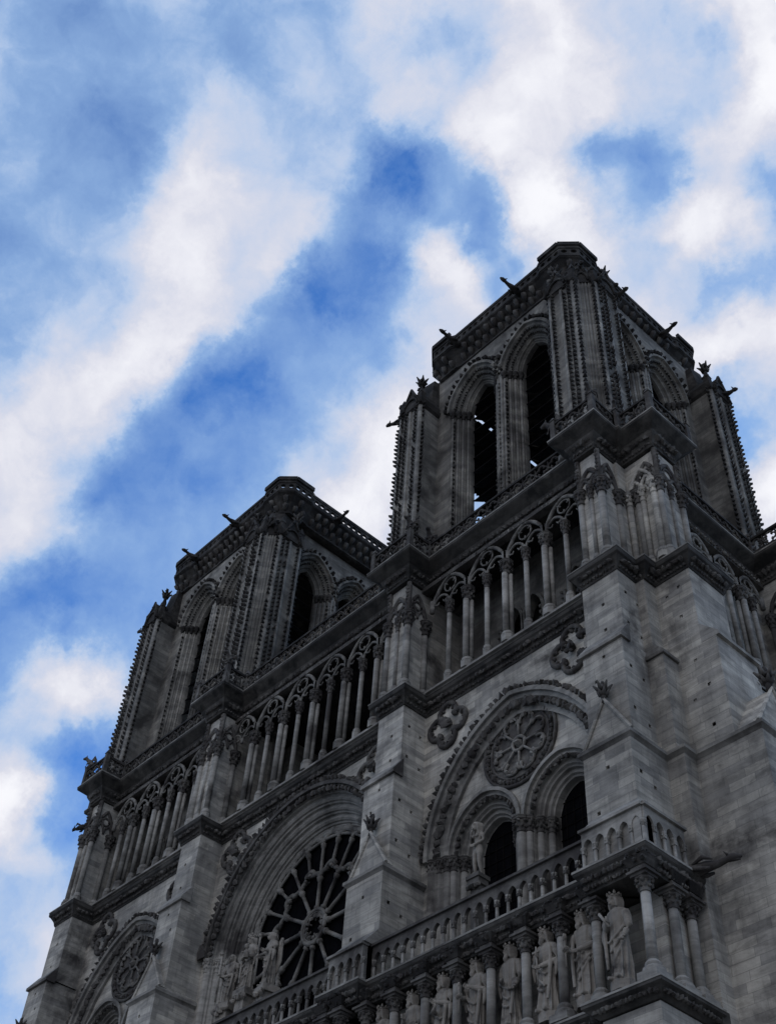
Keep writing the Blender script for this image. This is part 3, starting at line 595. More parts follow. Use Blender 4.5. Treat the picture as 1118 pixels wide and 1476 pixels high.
# ------------------------------------------------------------------ open gallery: columns, piers, tracery
def column(T, u, d, z0, z1, r, pair):
    b = MB(T)
    hb, hc = .62, .78
    if pair:
        b.revolve(u, d - .12, [(r, z0 + hb), (r, z1 - hc)], 10); b.revolve(u - r * .9, d + .12, [(r * .75, z0 + hb), (r * .75, z1 - hc)], 8); b.revolve(u + r * .9, d + .12, [(r * .75, z0 + hb), (r * .75, z1 - hc)], 8)
    else: b.revolve(u, d, [(r, z0 + hb), (r * .97, z1 - hc)], 10)
    o = b.build('column', M_SMOOTH, CA)
    b = MB(T); colbase(b, u, d, z0, r * (1.25 if pair else 1), hb); b.build('base', M_SMOOTH, o)
    b = MB(T); capital(b, u, d, z1 - hc, r * (1.25 if pair else 1), hc); b.build('capital', M_CARVED, o)
def tracery(T, u0, u1, zs, d, half=False):
    b = MB(T); um = (u0 + u1) / 2; w_ = (u1 - u0) / 2
    def at_(ts, r, w2, h2, uc, z, leg=0):
        p = arch(uc, z, w2, h2, 0, 9); b.tube([(x, d, zz) for x, zz in p], r, 6)
    at_(0, .1, w_ - .06, w_ * 1.36, um, zs + .05); at_(0, .065, w_ / 2 - .02, w_ * .62, um - w_ / 2, zs); at_(0, .065, w_ / 2 - .02, w_ * .62, um + w_ / 2, zs)
    cz_ = zs + w_ * .9
    b.tube([(um + .31 * w_ * math.cos(k * PI / 8), d, cz_ + .31 * w_ * math.sin(k * PI / 8)) for k in range(17)], .045, 5)
    for k in range(3):
        a = PI / 2 + k * 2.094; b.tube([(um + .36 * w_ * math.cos(a + 1.05), d, cz_ + .36 * w_ * math.sin(a + 1.05)), (um + .17 * w_ * math.cos(a + 1.05), d, cz_ + .17 * w_ * math.sin(a + 1.05))], [.07, .03], 5)
    for q in (um - w_ / 2, um + w_ / 2):            # cusps
        for s_ in (-1, 1): b.tube([(q + s_ * w_ * .36, d, zs + .3 * w_), (q + s_ * w_ * .16, d, zs + .22 * w_), (q + s_ * w_ * .1, d, zs + .34 * w_)], [.06, .05, .03], 4)
    b.tube([(u0, d, zs), (u0, d, zs + .7)], .13, 6); b.tube([(u1, d, zs), (u1, d, zs + .7)], .13, 6)
    for k in range(9):
        t = k / 8; b.blob((u0 + (u1 - u0) * t, d - .06, 45.38), (.1, .1, .09))
    return b.build('tracery', M_TRACERY, CA)
ZC0, ZC1, CD = 38.7, 43.55, .0
mid = [-7.5, -4.95, -2.4, .25, 2.75, 5.3, 7.6]
for u in mid[1:-1]: column(FW, u, CD, ZC0, ZC1, .15, True)
for p, q in zip(mid, mid[1:]):
    if p > -7 and q < 7: column(FW, (p + q) / 2, CD, ZC0, ZC1, .13, False)
    tracery(FW, p, q, ZC1, CD)
sb_ = [9.15, 11.65, 14.2, 16.7, 19.1]
for T in (FW, FM):
    for u in sb_[1:-1]: column(T, u, CD, ZC0, ZC1, .15, True)
    for p, q in zip(sb_, sb_[1:]): column(T, (p + q) / 2, CD, ZC0, ZC1, .13, False); tracery(T, p, q, ZC1, CD)
b = MB(); b.box(-20.4, 20.4, -.12, .3, 45.25, 45.5); b.build('gallery_lintel', M_CARVED, CA)
for u0, u1 in ((-6.9, 6.9), (8.7, 19.3), (-19.3, -8.7)):
    b = MB(); b.box(u0, u1, -.22, .6, 38.6, 38.72); b.build('gallery_sill', M_SMOOTH, CA)
def pier(T, u0, u1, dF, dB, right=True, far=None):
    b = MB(T); b.box(u0 + .12, u1 - .12, dF + .12, dB, 38.7, 45.4); pr = b.build('gallery_pier', M_STONE, CA)
    sh = [(u0 + .1, dF + .1, .15), ((u0 + u1) / 2, dF + .1, .1), (u1 - .1, dF + .1, .17), (u1 - .1, dF + 1.25, .17), (u0 + .1, dF + 1.25, .17)]
    for u, d, r in sh:
        b = MB(T); b.revolve(u, d, [(r, 39.3), (r, 42.7)], 8); colbase(b, u, d, 38.7, r, .62); b.build('pier_shaft', M_SMOOTH, pr)
        b = MB(T); capital(b, u, d, 42.6, r * 1.15, .8); b.build('capital', M_CARVED, pr)
    # blind tracery on the front and the flank
    b = MB(T); um = (u0 + u1) / 2; w_ = (u1 - u0) / 2 - .1
    for (w2, h2, c, z, t) in ((w_, w_ * 1.9, um, 43.4, .11), (w_ / 2, w_ * .9, um - w_ / 2, 43.4, .08), (w_ / 2, w_ * .9, um + w_ / 2, 43.4, .08)):
        b.tube([(x, dF + .08, zz) for x, zz in arch(c, z, w2, h2, 0, 9)], t, 6)
    b.tube([(um + .3 * math.cos(k * PI / 6), dF + .1, 44.25 + .3 * math.sin(k * PI / 6)) for k in range(13)], .07, 5)
    for uu in (u0 + .1, u1 - .1):
        b.tube([(uu, y, zz) for y, zz in arch(dF + .68, 43.4, .56, 1.5, 0, 9)], .11, 6); b.tube([(uu, y, zz) for y, zz in arch(dF + .4, 43.4, .28, .6, 0, 7)], .08, 6); b.tube([(uu, y, zz) for y, zz in arch(dF + .96, 43.4, .28, .6, 0, 7)], .08, 6)
        b.tube([(uu, dF + .68 + .25 * math.cos(k * PI / 6), 44.2 + .25 * math.sin(k * PI / 6)) for k in range(13)], .07, 5)
        b.tube([(uu, dF + .08, 43.2), (uu, dF + .08, 45.4)], .13, 6)
        for k in range(6): b.blob((uu, dF - .03, 44.0 + k * .24), .1)
    b.build('blind_tracery', M_CARVED, pr)
for T in (FW, FM):
    pier(T, 6.95, 8.55, -1.05, 2.6); pier(T, 19.55, 20.9, -1.05, 2.6)
    # sideways pier of the corner
    def TS(T_=T): return lambda u, d, z: T_(22.75 - d, u, z)
    pier(TS(), .68, 2.4, 0, 1.9)
    b = MB(T)
    b.box(20.6, 22.6, .83, 2.37, 38.7, 45.38); b.box(20.0, 20.95, .2, 1.2, 38.7, 45.4)
    for u, d, r in ((21.1, .62, .15), (21.75, .74, .13), (22.4, .68, .17)):
        b.revolve(u, d, [(r, 38.8), (r, 42.7)], 8); capital(b, u, d, 42.6, r, .8); colbase(b, u, d, 38.7, r, .62)
    for k, (c, w2) in enumerate(((21.75, .62), (21.45, .3), (22.05, .3))): b.tube([(x, .72, zz) for x, zz in arch(c, 43.4, w2, w2 * 2, 0, 9)], .09, 6)
    for k in range(2): b.blob((21.75, .8, 44.2 + .3 * k), .1)
    b.build('corner_pier', M_STONE, CA)

# ------------------------------------------------------------------ side bay of the corner tower: gallery columns, tiled roof, next buttress
for T in (FW, FM):
    def TS2(T_=T): return lambda u, d, z: T_(20.9 - d, u, z)
    F_ = TS2()
    ys = [3.0, 5.0, 7.0, 9.0, 10.95]
    for y in ys[1:-1]: column(F_, y, 0, 38.7, 43.55, .15, True)
    for p, q in zip(ys, ys[1:]): column(F_, (p + q) / 2, 0, 38.7, 43.55, .13, False); tracery(F_, p, q, 43.55, 0)
    b = MB(T); b.box(20.5, 20.9, 2.4, 11.5, 45.25, 45.5); b.box(19.0, 20.5, 2.4, 11.5, 46.2, 46.98); b.build('gallery_lintel', M_CARVED, CA)
    b = MB(T); b.box(18.6, 19.0, 3, 13, 38, 46.9); b.box(20.0, 23.0, 11.45, 13.7, 0, 37.9); b.box(20.0, 22.4, 11.55, 13.5, 37.9, 45.6); b.box(20.0, 23.9, 11.65, 14, 0, 33.5)
    nb = b.build('rear_buttress', M_STONE, CA)
    b = MB(T)
    for u, d, r in ((20.95, 11.45, .16), (21.6, 11.5, .12), (22.25, 11.45, .16)):
        b.revolve(u, d, [(r, 38.8), (r, 42.7)], 8); capital(b, u, d, 42.6, r, .8)
    for c, w2 in ((21.6, .6), (21.28, .28), (21.92, .28)): b.tube([(x, 11.45, zz) for x, zz in arch(c, 43.4, w2, w2 * 2, 0, 9)], .09, 6)
    b.build('blind_tracery', M_CARVED, nb)
# lean-to roof of scalloped stone tiles on the south flank
m, t, b_ = mat('scalloped_stone_tiles', .9)
geo = nd(t, 'ShaderNodeNewGeometry'); nn = noise_(t, geo.outputs['Position'], 1.5, 5)
t.links.new(mixc(t, ramp_(t, nn, ((.3, 0.), (.7, 1.))), (.13, .13, .125), (.27, .27, .26)), b_.inputs['Base Color']); M_TILE = m
b = MB()
zt0, xt0, zt1, xt1 = 38.0, 20.5, 32.9, 23.9
rows = 19
for r_ in range(rows):
    fa, fb = r_ / rows, (r_ + 1.35) / rows
    k = int(9.0 / .3)
    for i in range(k):
        y0 = 3.1 + i * .3 + (.15 if r_ % 2 else 0); vs = []
        xa, za, xb, zb = xt0 + (xt1 - xt0) * fa, zt0 + (zt1 - zt0) * fa + .02, xt0 + (xt1 - xt0) * fb + .04, zt0 + (zt1 - zt0) * fb + .07
        vs = [(xa, y0, za), (xa, y0 + .29, za)] + [(xb - .12 * (1 - math.sin(a)) * .9, y0 + .145 + .145 * math.cos(a), zb + .2 * (1 - math.sin(a)) * .9) for a in (0, PI / 4, PI / 2, 3 * PI / 4, PI)]
        lo = [(p[0] - .03, p[1], p[2] - .05) for p in vs]
        b.add(vs + lo, [tuple(range(7)), tuple(range(13, 6, -1))] + [(j, (j + 1) % 7, 7 + (j + 1) % 7, 7 + j) for j in range(7)])
b.loft([[(xt0, 3.1, zt0 - .1), (xt1, 3.1, zt1 - .1), (xt1, 3.1, 0), (xt0, 3.1, 0)], [(xt0, 12, zt0 - .1), (xt1, 12, zt1 - .1), (xt1, 12, 0), (xt0, 12, 0)]])
b.build('tiled_roof', M_TILE, CA)

# ------------------------------------------------------------------ gallery of kings: ledges, niches, columns, balustrade
cK = [(22.7, 1.2), (22.7, .5)]
def kpath(dF, dW, o):
    right = [(7.05 - o, dW), (7.05 - o, dF), (8.9 + o, dF), (8.9 + o, dW), (19.75 - o, dW), (19.75 - o, dF), (22.15 + o, dF), (22.15 + o, -.0)]
    return [(-x, y) for x, y in right[::-1]] + right
pk = kpath(-2.72, -2.32, 0)
b = MB(); b.sweep(pk, [(-1.3, 23.3), (-.02, 23.3), (.02, 23.42), (.06, 23.6), (.2, 23.82), (.26, 23.88), (.28, 23.94), (.28, 24.04), (.18, 24.1), (-1.3, 24.1)]); b.build('kings_cornice', M_SOOT, CA)
b = MB(); b.sweep(pk, [(.2, 24.02), (.3, 24.0), (.3, 24.08), (.2, 24.13)]); b.build('lit_drip_edge', M_SMOOTH, CA)  # pale lip: light on the ledge and bird droppings, both in its colour
b = MB(); frieze(b, pk, .14, 23.7, (.13, .12, .11), .17); frieze(b, pk, .06, 23.44, .08, .14); b.build('kings_foliage', M_CARVED, CA)
b = MB(); b.sweep(pk, [(-2.6, 19.2), (-.1, 19.2), (.02, 19.3), (.16, 19.45), (.28, 19.52), (.28, 19.66), (.2, 19.72), (-2.6, 19.72)]); b.build('kings_ledge', M_SOOT, CA)
b = MB(); b.sweep(pk, [(.18, 19.64), (.3, 19.62), (.3, 19.69), (.18, 19.75)]); b.build('lit_drip_edge', M_SMOOTH, CA)  # lighter strip stands for the lit rim of the ledge
b = MB(); frieze(b, pk, .1, 19.38, (.12, .1, .09), .17); b.build('ledge_foliage', M_CARVED, CA)
b = MB(); b.box(-21.7, 21.7, -1.25, .7, 19.72, 23.6); b.box(-21.8, 21.8, -2.3, .7, 0, 19.18)
b.box(19.9, 22.0, -2.55, .05, 0, 19.17); b.box(6.8, 9.0, -2.55, .6, 0, 19.17); b.box(-22.0, -19.9, -2.55, .05, 0, 19.17); b.box(-9, -6.8, -2.55, .6, 0, 19.17)
b.box(-21.9, 21.9, -1.25, .5, 23.6, 24.0)
b.build('gallery_wall', M_STONE, CA)
# buttress wall seen at the side of the gallery
for T in (FW, FM):
    b = MB(T); b.box(20.9, 21.75, -1.5, .1, 19.72, 23.4); b.build('gallery_end_wall', M_STONE, CA)
def gcol(u, d, corner=False):
    b = MB(); r = .165
    b.revolve(u, d, [(r, 20.3), (r * .95, 22.65)], 12); o = b.build('gallery_column', M_SMOOTH, CA)
    b = MB(); b.prism([(u - .36, d - .36), (u + .36, d - .36), (u + .36, d + .36), (u - .36, d + .36)], 19.72, 19.95); b.loft([[(u + q * math.cos(k * PI / 6), d + q * math.sin(k * PI / 6), z) for k in range(12)] for q, z in ((.36, 19.95), (.34, 20.08), (.24, 20.16), (.26, 20.24), (r, 20.36))]); b.build('base', M_SMOOTH, o)
    b = MB(); capital(b, u, d, 22.55, r, .5)
    b.build('capital', M_CARVED, o)
    b = MB()
    for q, z0, z1 in ((.3, 23.03, 23.12), (.38, 23.12, 23.2), (.27, 23.2, 23.36)): b.box(u - q, u + q, d - q, d + q, z0, z1)
    b.build('abacus', M_CARVED, o)
    # leafy bracket between capital and cornice
    b = MB()
    b.loft([[(u - .3, d - .3, 23.36), (u + .3, d - .3, 23.36), (u + .3, d + .3, 23.36), (u - .3, d + .3, 23.36)], [(u - .45, d - .45, 23.62), (u + .45, d - .45, 23.62), (u + .45, d + .3, 23.62), (u - .45, d + .3, 23.62)]])
    for k in range(26): b.blob((u + random.uniform(-.38, .38), d - .3 + random.uniform(-.1, .1), 23.55 + random.uniform(-.1, .25)), .09)
    b.build('bracket', M_CRUST, o)
GC = [19.72, 18.28, 16.74, 15.17, 13.6, 12.03, 10.46, 8.95]
for u in GC: gcol(u, -2.28)
for u, d in ((21.95, -2.62), (21.95, -1.3), (21.95, -.4), (7.1, -2.6), (7.95, -2.62)): gcol(u, d)
for k in range(9): gcol(5.1 - k * 1.55, -2.28)
for u in GC: gcol(-u, -2.28)
# trefoil arch heads hung between the columns
b = MB()
for p, q in list(zip(GC, GC[1:])) + [(21.95, 19.72)] + [(5.1 - k * 1.55, 5.1 - (k + 1) * 1.55) for k in range(8)] + [(-q, -p) for p, q in zip(GC, GC[1:])]:
    um, hw = (p + q) / 2, abs(p - q) / 2
    for s_ in (-1, 1): b.tube([(um + s_ * hw * (1 - .18 * t), -2.2, 23.2 + .25 * t) if t < 2 else (um + s_ * hw * (.62 - .2 * (t - 2)), -2.2, 23.42 + .1 * (t - 2)) for t in (0, 1, 2, 3)], .1, 5)
    for k in range(18): b.blob((um + random.uniform(-hw * .8, hw * .8), -2.15 + random.uniform(-.1, .1), 23.45 + random.uniform(-.06, .12)), .09)
b.build('canopy_foliage', M_CRUST, CA)

def balustrade(T, u0, u1, d, z0, n, blind=False, dz=1.62):
    b = MB(T); p = (u1 - u0) / n; zr = z0 + dz
    b.box(u0, u1, d - .02, d + .24, z0 + .02, z0 + .12)
    wall_open(b, u0, u1, z0 + .78, zr - .1, d + .02, .16, [(u0 + p * (k + .5), z0 + .7, z0 + .98, p * .36, p * .52) for k in range(n)], 5)
    b.box(u0 - .05, u1 + .05, d - .09, d + .28, zr - .1, zr)
    b.loft([[(u0, d - .06, zr), (u0, d + .24, zr), (u0, d + .09, zr + .09)], [(u1, d - .06, zr), (u1, d + .24, zr), (u1, d + .09, zr + .09)]])
    if blind: b.box(u0, u1, d + .2, d + .5, z0, zr)
    o = b.build('balustrade', M_SMOOTH if blind else M_CARVED, CA)
    for k in range(n + 1):
        m = MB(T); u = u0 + p * k
        m.revolve(u, d + .1, [(.11, z0 + .12), (.11, z0 + .2), (.068, z0 + .27), (.062, z0 + .78)], 7); m.revolve(u, d + .1, [(.065, z0 + .78), (.09, z0 + .95), (.105, z0 + .97), (.105, z0 + 1.02)], 7)
        for j in range(5): m.blob((u + .08 * math.cos(j * 1.26 + .8), d + .1 + .08 * math.sin(j * 1.26 + .8), z0 + .9), .035)
        m.build('baluster', M_SMOOTH, o)
for T in (FW, FM):
    balustrade(T, 9.0, 19.55, -2.22, ZK1, 20); balustrade(T, 19.65, 22.15, -2.66, ZK1, 5, True)
    balustrade(T, 6.95, 8.9, -2.66, ZK1, 4, True)
    def TS3(T_=T): return lambda u, d, z: T_(22.24 - d, u, z)
    balustrade(TS3(), -2.6, -.55, 0, ZK1, 4, True)
    # sloped tops over the blind parapets
    for u0, u1, e in ((19.65, 22.15, .6), (6.95, 8.9, -.0)):
        b = MB(T); b.loft([[(u0, -2.66, 25.68), (u0, -1.9, 26.5), (u0, -1.9, 25.6)], [(u1 + .1, -2.66, 25.68), (u1 - e, -1.9, 26.5), (u1 - e, -1.9, 25.6)]])
        b.box(u0, u1, -2.4, -1.9, 24.1, 25.66)
        b.loft([[(u1 - .05, -2.66, 25.66), (u1 - .05, -.6, 25.66), (u1 + .12, -.6, 25.66), (u1 + .12, -2.66, 25.66)], [(u1 - e - .1, -1.9, 26.5), (u1 - e - .1, -.6, 26.5), (u1 - e, -.6, 26.5), (u1 - e, -1.9, 26.5)]])
        b.build('weathered_coping', M_SMOOTH, CA)
balustrade(FW, -6.7, 6.7, -2.22, ZK1, 26)

# ------------------------------------------------------------------ gargoyles and finials
def gargoyle(base, dr, ln, parent, m=M_CRUST, s=1., name='gargoyle', wings=True):
    dr = Vector(dr).normalized(); b = MB(); B = Vector(base); side = dr.cross(Vector((0, 0, 1))).normalized(); u_ = side.cross(dr)
    P_ = lambda t, h=0, w_=0: tuple(B + dr * ln * t + u_ * h * s + side * w_ * s)
    b.tube([P_(-.15, -.05), P_(.15, 0), P_(.4, .03), P_(.62, .0), P_(.78, .06), P_(.86, .1), P_(.98, .08), P_(1.1, .03)], [.3 * s, .3 * s, .25 * s, .17 * s, .14 * s, .19 * s, .17 * s, .07 * s], 8)
    b.tube([P_(.9, -.02), P_(1.06, -.1)], [.1 * s, .05 * s], 6)
    for q in (-1, 1):
        b.tube([P_(.84, .2, q * .12), P_(.78, .38, q * .2)], [.07 * s, .02 * s], 5); b.blob(P_(.97, .17, q * .1), .05 * s)
        b.tube([P_(.12, -.05, q * .26), P_(.3, -.2, q * .32), P_(.46, -.22, q * .26)], [.13 * s, .11 * s, .06 * s], 6)
        if wings: b.tube([P_(.1, .2, q * .2), P_(.35, .34, q * .34), P_(.55, .12, q * .3)], [.06 * s, .12 * s, .03 * s], 5)
    return b.build(name, m, parent)
gargoyle((22.2, -.5, 24.1), (1, .25, .05), 1.6, CA, M_CARVED, .7)
gargoyle((-22.2, -.5, 24.1), (-1, .25, .05), 1.6, CA, M_CARVED, .95)

gargoyle((-21.2, -1.1, 44.2), (-1, -.15, .1), .9, CA, M_CRUST, .6)
# ------------------------------------------------------------------ bell towers
def tower(name, x0, x1, y0, y1, px0, px1, py0, py1, SG):
    TW = MB(); cx_, cy_ = (x0 + x1) / 2, (y0 + y1) / 2; hx, hy = (x1 - x0) / 2, (y1 - y0) / 2
    zs, zw = 60.8, 65.2
    faces = [(lambda u, d, z: (cx_ + u, y0 + d, z), hx, 'w'), (lambda u, d, z: (x1 - d, cy_ + u, z), hy, 's'),
             (lambda u, d, z: (cx_ - u, y1 - d, z), hx, 'e'), (lambda u, d, z: (x0 + d, cy_ - u, z), hy, 'n')]
    wd = 1.5                                  # depth of the wall plane behind the turret fronts
    for T, hl, fc in faces:
        b = MB(T); k = hl / 7.75
        oc, ow = 2.12 * k, 1.12 * k
        wall_open(b, -hl + 1.6, hl - 1.6, 46.9, zw, wd, .5, [(s_ * oc, 47.4, zs, 1.86 * k, 2.85 * k) for s_ in (-1, 1)], 10)
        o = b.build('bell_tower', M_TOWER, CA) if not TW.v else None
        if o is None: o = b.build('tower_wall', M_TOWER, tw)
        else: tw = o; TW.v = [1]
        for s_ in (-1, 1):
            b = MB(T); pr = [(.82 * k, wd - .04)]
            for q in range(4):
                r0, yy = .78 * k - q * .2 * k, wd + .02 + q * .24
                pr += [(r0, yy), (r0 - .09, yy - .03), (r0 - .13, yy + .06), (r0 - .18, yy + .1), (r0 - .19, yy + .22)]
            pr += [(0, wd + 1.15), (.9 * k, wd + 1.15)]
            arch_sweep(b, s_ * oc, zs, ow, 1.95 * k, pr, 14, leg=13.6)
            arch_sweep(b, s_ * oc, zs, ow, 1.95 * k, [(.86 * k, wd - .2), (1.04 * k, wd - .2), (1.06 * k, wd + .05), (.84 * k, wd + .05)], 14)
            for q in range(4):              # jamb rolls
                for e in (-1, 1):
                    u = s_ * oc + e * (ow + .7 * k - q * .2 * k); b.revolve(u, wd + .03 + q * .24, [(.085, 47.2), (.085, 60.4)], 6)
            f = b; f.mi = 1
            arch_blobs(f, s_ * oc, zs, ow, 1.95 * k, 1.18 * k, wd - .18, (.15, .2, .15), .42, 90)
            arch_blobs(f, s_ * oc, zs, ow, 1.95 * k, .6 * k, wd + .1, .08, .2, 120); arch_blobs(f, s_ * oc, zs, ow, 1.95 * k, .4 * k, wd + .34, .07, .2, 120)
            for e in (-1, 1):
                for q in range(4):
                    u = s_ * oc + e * (ow + .72 * k - q * .22 * k); d = wd + .02 + q * .24
                    f.revolve(u, d, [(.09, 60.1), (.11, 60.2), (.17, 60.52), (.2, 60.56), (.2, 60.74), (.16, 60.8)], 8)
                    for j in range(4): f.blob((u + .15 * math.cos(j * 1.57), d + .15 * math.sin(j * 1.57), 60.4), .07)
                u = s_ * oc + e * (ow + .58 * k)
                for j in range(34): f.blob((u, wd + .05, 47.5 + j * .37), (.075, .09, .085))
                if e * s_ < 0: continue
                u = s_ * oc + e * (ow + .2 * k)
            f.build('opening_arch', (M_TOWER, M_CRUST), tw)
            # louvre boards
            f = MB(T); z0_ = 50.4 if fc in 'we' else 56
            if fc == 'n' and cx_ > 0: z0_ = 57.0
            zz = z0_
            while zz < 62.8:
                n_ = 9; pts = []
                for i in range(n_): 
                    ua, ub = s_ * oc - ow + 2 * ow * i / n_, s_ * oc - ow + 2 * ow * (i + 1) / n_
                    f.add([(ua, wd + 1.9, zz + .75), (ub, wd + 1.9, zz + .75), (ub, wd + 1.05, zz + .1), ((ua + ub) / 2, wd + .98, zz), (ua, wd + 1.05, zz + .1),
                           (ua, wd + 1.9, zz + .69), (ub, wd + 1.9, zz + .69), (ub, wd + 1.05, zz + .04), ((ua + ub) / 2, wd + .98, zz - .06), (ua, wd + 1.05, zz + .04)],
                          [(0, 1, 2, 3, 4), (9, 8, 7, 6, 5), (2, 7, 8, 3), (3, 8, 9, 4), (0, 5, 6, 1)])
                zz += 1.25
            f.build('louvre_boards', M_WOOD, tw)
        # nose between the openings
        b = MB(T); b.loft([[(-.14, wd - .06, z), (.14, wd - .06, z), (.6 * k, wd + .9, z), (-.6 * k, wd + .9, z)] for z in (47, 61.5)])
        for u, d in ((-.12, wd - .03), (.12, wd - .03)): b.revolve(u, d, [(.1, 47), (.1, 60.4)], 6)
        for j in range(35): b.blob((-.02, wd - .1, 47.3 + j * .37), (.075, .09, .085)); b.blob((-.26, wd + .12, 47.3 + j * .37), (.075, .09, .085)); b.blob((.26, wd + .12, 47.3 + j * .37), (.075, .09, .085))
        for j in range(9): b.blob((random.uniform(-.35, .35), wd - .15, 61.4 + random.uniform(0, 1.1)), .17)
        b.build('central_mullion', M_TOWER, tw)
    # corner turrets
    for sx, sy in ((-1, -1), (1, -1), (1, 1), (-1, 1)):
        X, Y = (x1 if sx > 0 else x0), (y0 if sy < 0 else y1)
        def TC(a, d, z, sx=sx, sy=sy, X=X, Y=Y): return (X + sx * a, Y - sy * d, z)
        def plan(g=0., k=1.): return [(-2.55 - g, 1.7), (-2.55 - g, -g), (-.75 + g * .4, -g), (-.64 + g * .3, .2 - g * .4), (-.6, .36), (-.32, .72), (-.18 + g * .4, .78 - g * .3), (g, .9 - g * .4), (g, 2.75 + g), (-1.7, 2.75 + g)]
        b = MB(TC); b.prism(plan(), 46.95, 62.0)
        zt_ = 61.6
        for a, d, r in ((-2.47, .05, .16), (-.83, .05, .16), (-.05, .98, .16), (-.05, 2.67, .16), (-1.65, .02, .13), (-.02, 1.82, .13)): b.revolve(a, d, [(r * 1.5, 47), (r * 1.5, 47.4), (r, 47.5), (r, zt_)], 8)
        for a, d in ((-.64, .3), (-.52, .5), (-.4, .62), (-.27, .76)): b.revolve(a, d, [(.075, 47), (.075, zt_)], 6)
        b.mi = 1
        rows = [(-2.63, .12, -1, 0), (-2.25, -.07, 0, -1), (-1.4, -.07, 0, -1), (-1.05, -.07, 0, -1), (-.65, .0, .7, -.7), (-.03, .78, .7, -.7), (.07, 1.2, 1, 0), (.07, 1.58, 1, 0), (.07, 2.45, 1, 0), (-.12, 2.83, 0, 1)]
        for a, d, na, nd_ in rows:
            z_ = 47.6 + random.uniform(0, .2)
            while z_ < 61.5:
                q_ = random.uniform(.75, 1.25)
                if random.random() > .05: b.add([TCP for TCP in ((a - .09 * abs(nd_) - .03, d - .09 * abs(na) - .03, z_), (a + .09 * abs(nd_) + .03, d + .09 * abs(na) + .03, z_), (a + na * .1, d + nd_ * .1, z_ - .02), (a + na * .21 * q_, d + nd_ * .21 * q_, z_ + .2 * q_), (a, d, z_ + .24), (a + na * .19 * q_, d + nd_ * .19 * q_, z_ + .05))], [(0, 2, 1), (0, 5, 2), (1, 2, 5), (0, 3, 5), (1, 5, 3), (0, 4, 3), (1, 3, 4)])
                z_ += random.uniform(.35, .39)
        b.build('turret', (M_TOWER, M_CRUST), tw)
        # turret head: moulded cap, little gables, pinnacle stumps, sloping shoulder
        b = MB(TC)
        b.loft([[(x, y, z) for x, y in plan(g_)] for g_, z in ((.02, 61.3), (.16, 61.45), (.2, 61.7), (.1, 61.8), (.12, 62.1), (.0, 62.5))])
        for (a, d, ax) in ((-1.82, -.12, 0), (.12, 1.82, 1), (-.5, .45, 2)):
            wv_ = .85 if ax < 2 else .5
            for g_, zz in ((.0, 0), ):
                p_ = [(-wv_, 61.4), (0, 63.3), (wv_, 61.4)]
                f = lambda q, dd: (a + q, d + dd, 0) if ax == 0 else ((a - dd, d + q, 0) if ax == 1 else (a + q * .7 - dd * .7, d + q * .7 + dd * .7, 0))
                b.loft([[f(q, dd)[:2] + (z,) for q, z in p_] for dd in (-.05, .6)])
                for s_ in (-1, 1):
                    b.tube([f(s_ * wv_, -.08)[:2] + (61.4,), f(0, -.08)[:2] + (63.35,)], .09, 5)
                    for j in range(1, 5): b.blob(f(s_ * wv_ * (1 - j / 5), -.1)[:2] + (61.45 + 1.9 * j / 5,), .1)
                b.tube([f(wv_ * .7 * math.cos(t), -.1)[:2] + (61.55 + .75 * math.sin(t),) for t in [PI * i / 8 for i in range(9)]], .08, 5)
        for a, d in ((-2.45, .1), (-.85, .1), (-.1, 1.0), (-.1, 2.65)):
            b.box(a - .18, a + .18, d - .18, d + .18, 61.7, 62.7); b.loft([[(a - .2, d - .2, 62.7), (a + .2, d - .2, 62.7), (a + .2, d + .2, 62.7), (a - .2, d + .2, 62.7)], [(a - .02, d - .02, 63.4), (a + .02, d - .02, 63.4), (a + .02, d + .02, 63.4), (a - .02, d + .02, 63.4)]])
            for j in range(4): b.blob((a + .2 * math.cos(j * 1.57 + .78), d + .2 * math.sin(j * 1.57 + .78), 62.7), .09)
        pl = [(-2.6, 1.9), (-2.5, .9), (-1.5, .75), (-.75, 1.5), (-.9, 2.5), (-1.9, 2.6)]
        b.loft([[(-2.3 + (x + 2.3) * f, 2.3 + (y - 2.3) * f, z) for x, y in pl] for f, z in ((1, 62.0), (.98, 63.4), (.84, 65.0))])
        for j in range(26): b.blob((random.uniform(-2.5, -.2), random.uniform(.1, .6) if j % 2 else random.uniform(.2, 2.5), random.uniform(62.2, 63.8)), random.uniform(.1, .22))
        b.build('turret_head', M_CRUST, tw)
        for c_f in ((-2.2, .3, 63.5), (-.3, 2.3, 63.5)):
            b = MB(TC); fleuron(b, c_f, 1.15); b.build('finial', M_CRUST, tw)
    # crowning cornice with its band of hooked leaves, pierced parapet, octagonal corners
    c_ = .7
    def octa(o, bump=0):
        p = []
        for (X, Y, sx, sy) in ((px0, py0, -1, -1), (px1, py0, 1, -1), (px1, py1, 1, 1), (px0, py1, -1, 1)):
            q = [(X + sx * (o + bump) - sx * 3.0, Y + sy * o), (X - sx * 2.3, Y + sy * (o + bump)), (X - sx * (c_ - o * .41), Y + sy * (o + bump)), (X + sx * (o + bump), Y - sy * (c_ - o * .41)), (X + sx * (o + bump), Y - sy * 2.3), (X + sx * o, Y - sy * 3.0)]
            q[0] = (X - sx * 2.6, Y + sy * o); q[5] = (X + sx * o, Y - sy * 2.6)
            p += q if sx * sy < 0 else q[::-1]
        return p
    b = MB(); ring = [(.72, 64.85), (.5, 64.92), (.5, 65.02), (.68, 65.1), (.64, 65.3), (.56, 65.7), (.42, 66.1), (.12, 66.5), (.0, 66.58), (.0, 66.65), (.12, 66.7)]
    b.loft([[(x, y, z) for x, y in octa(-o, .12)] for o, z in ring], True)
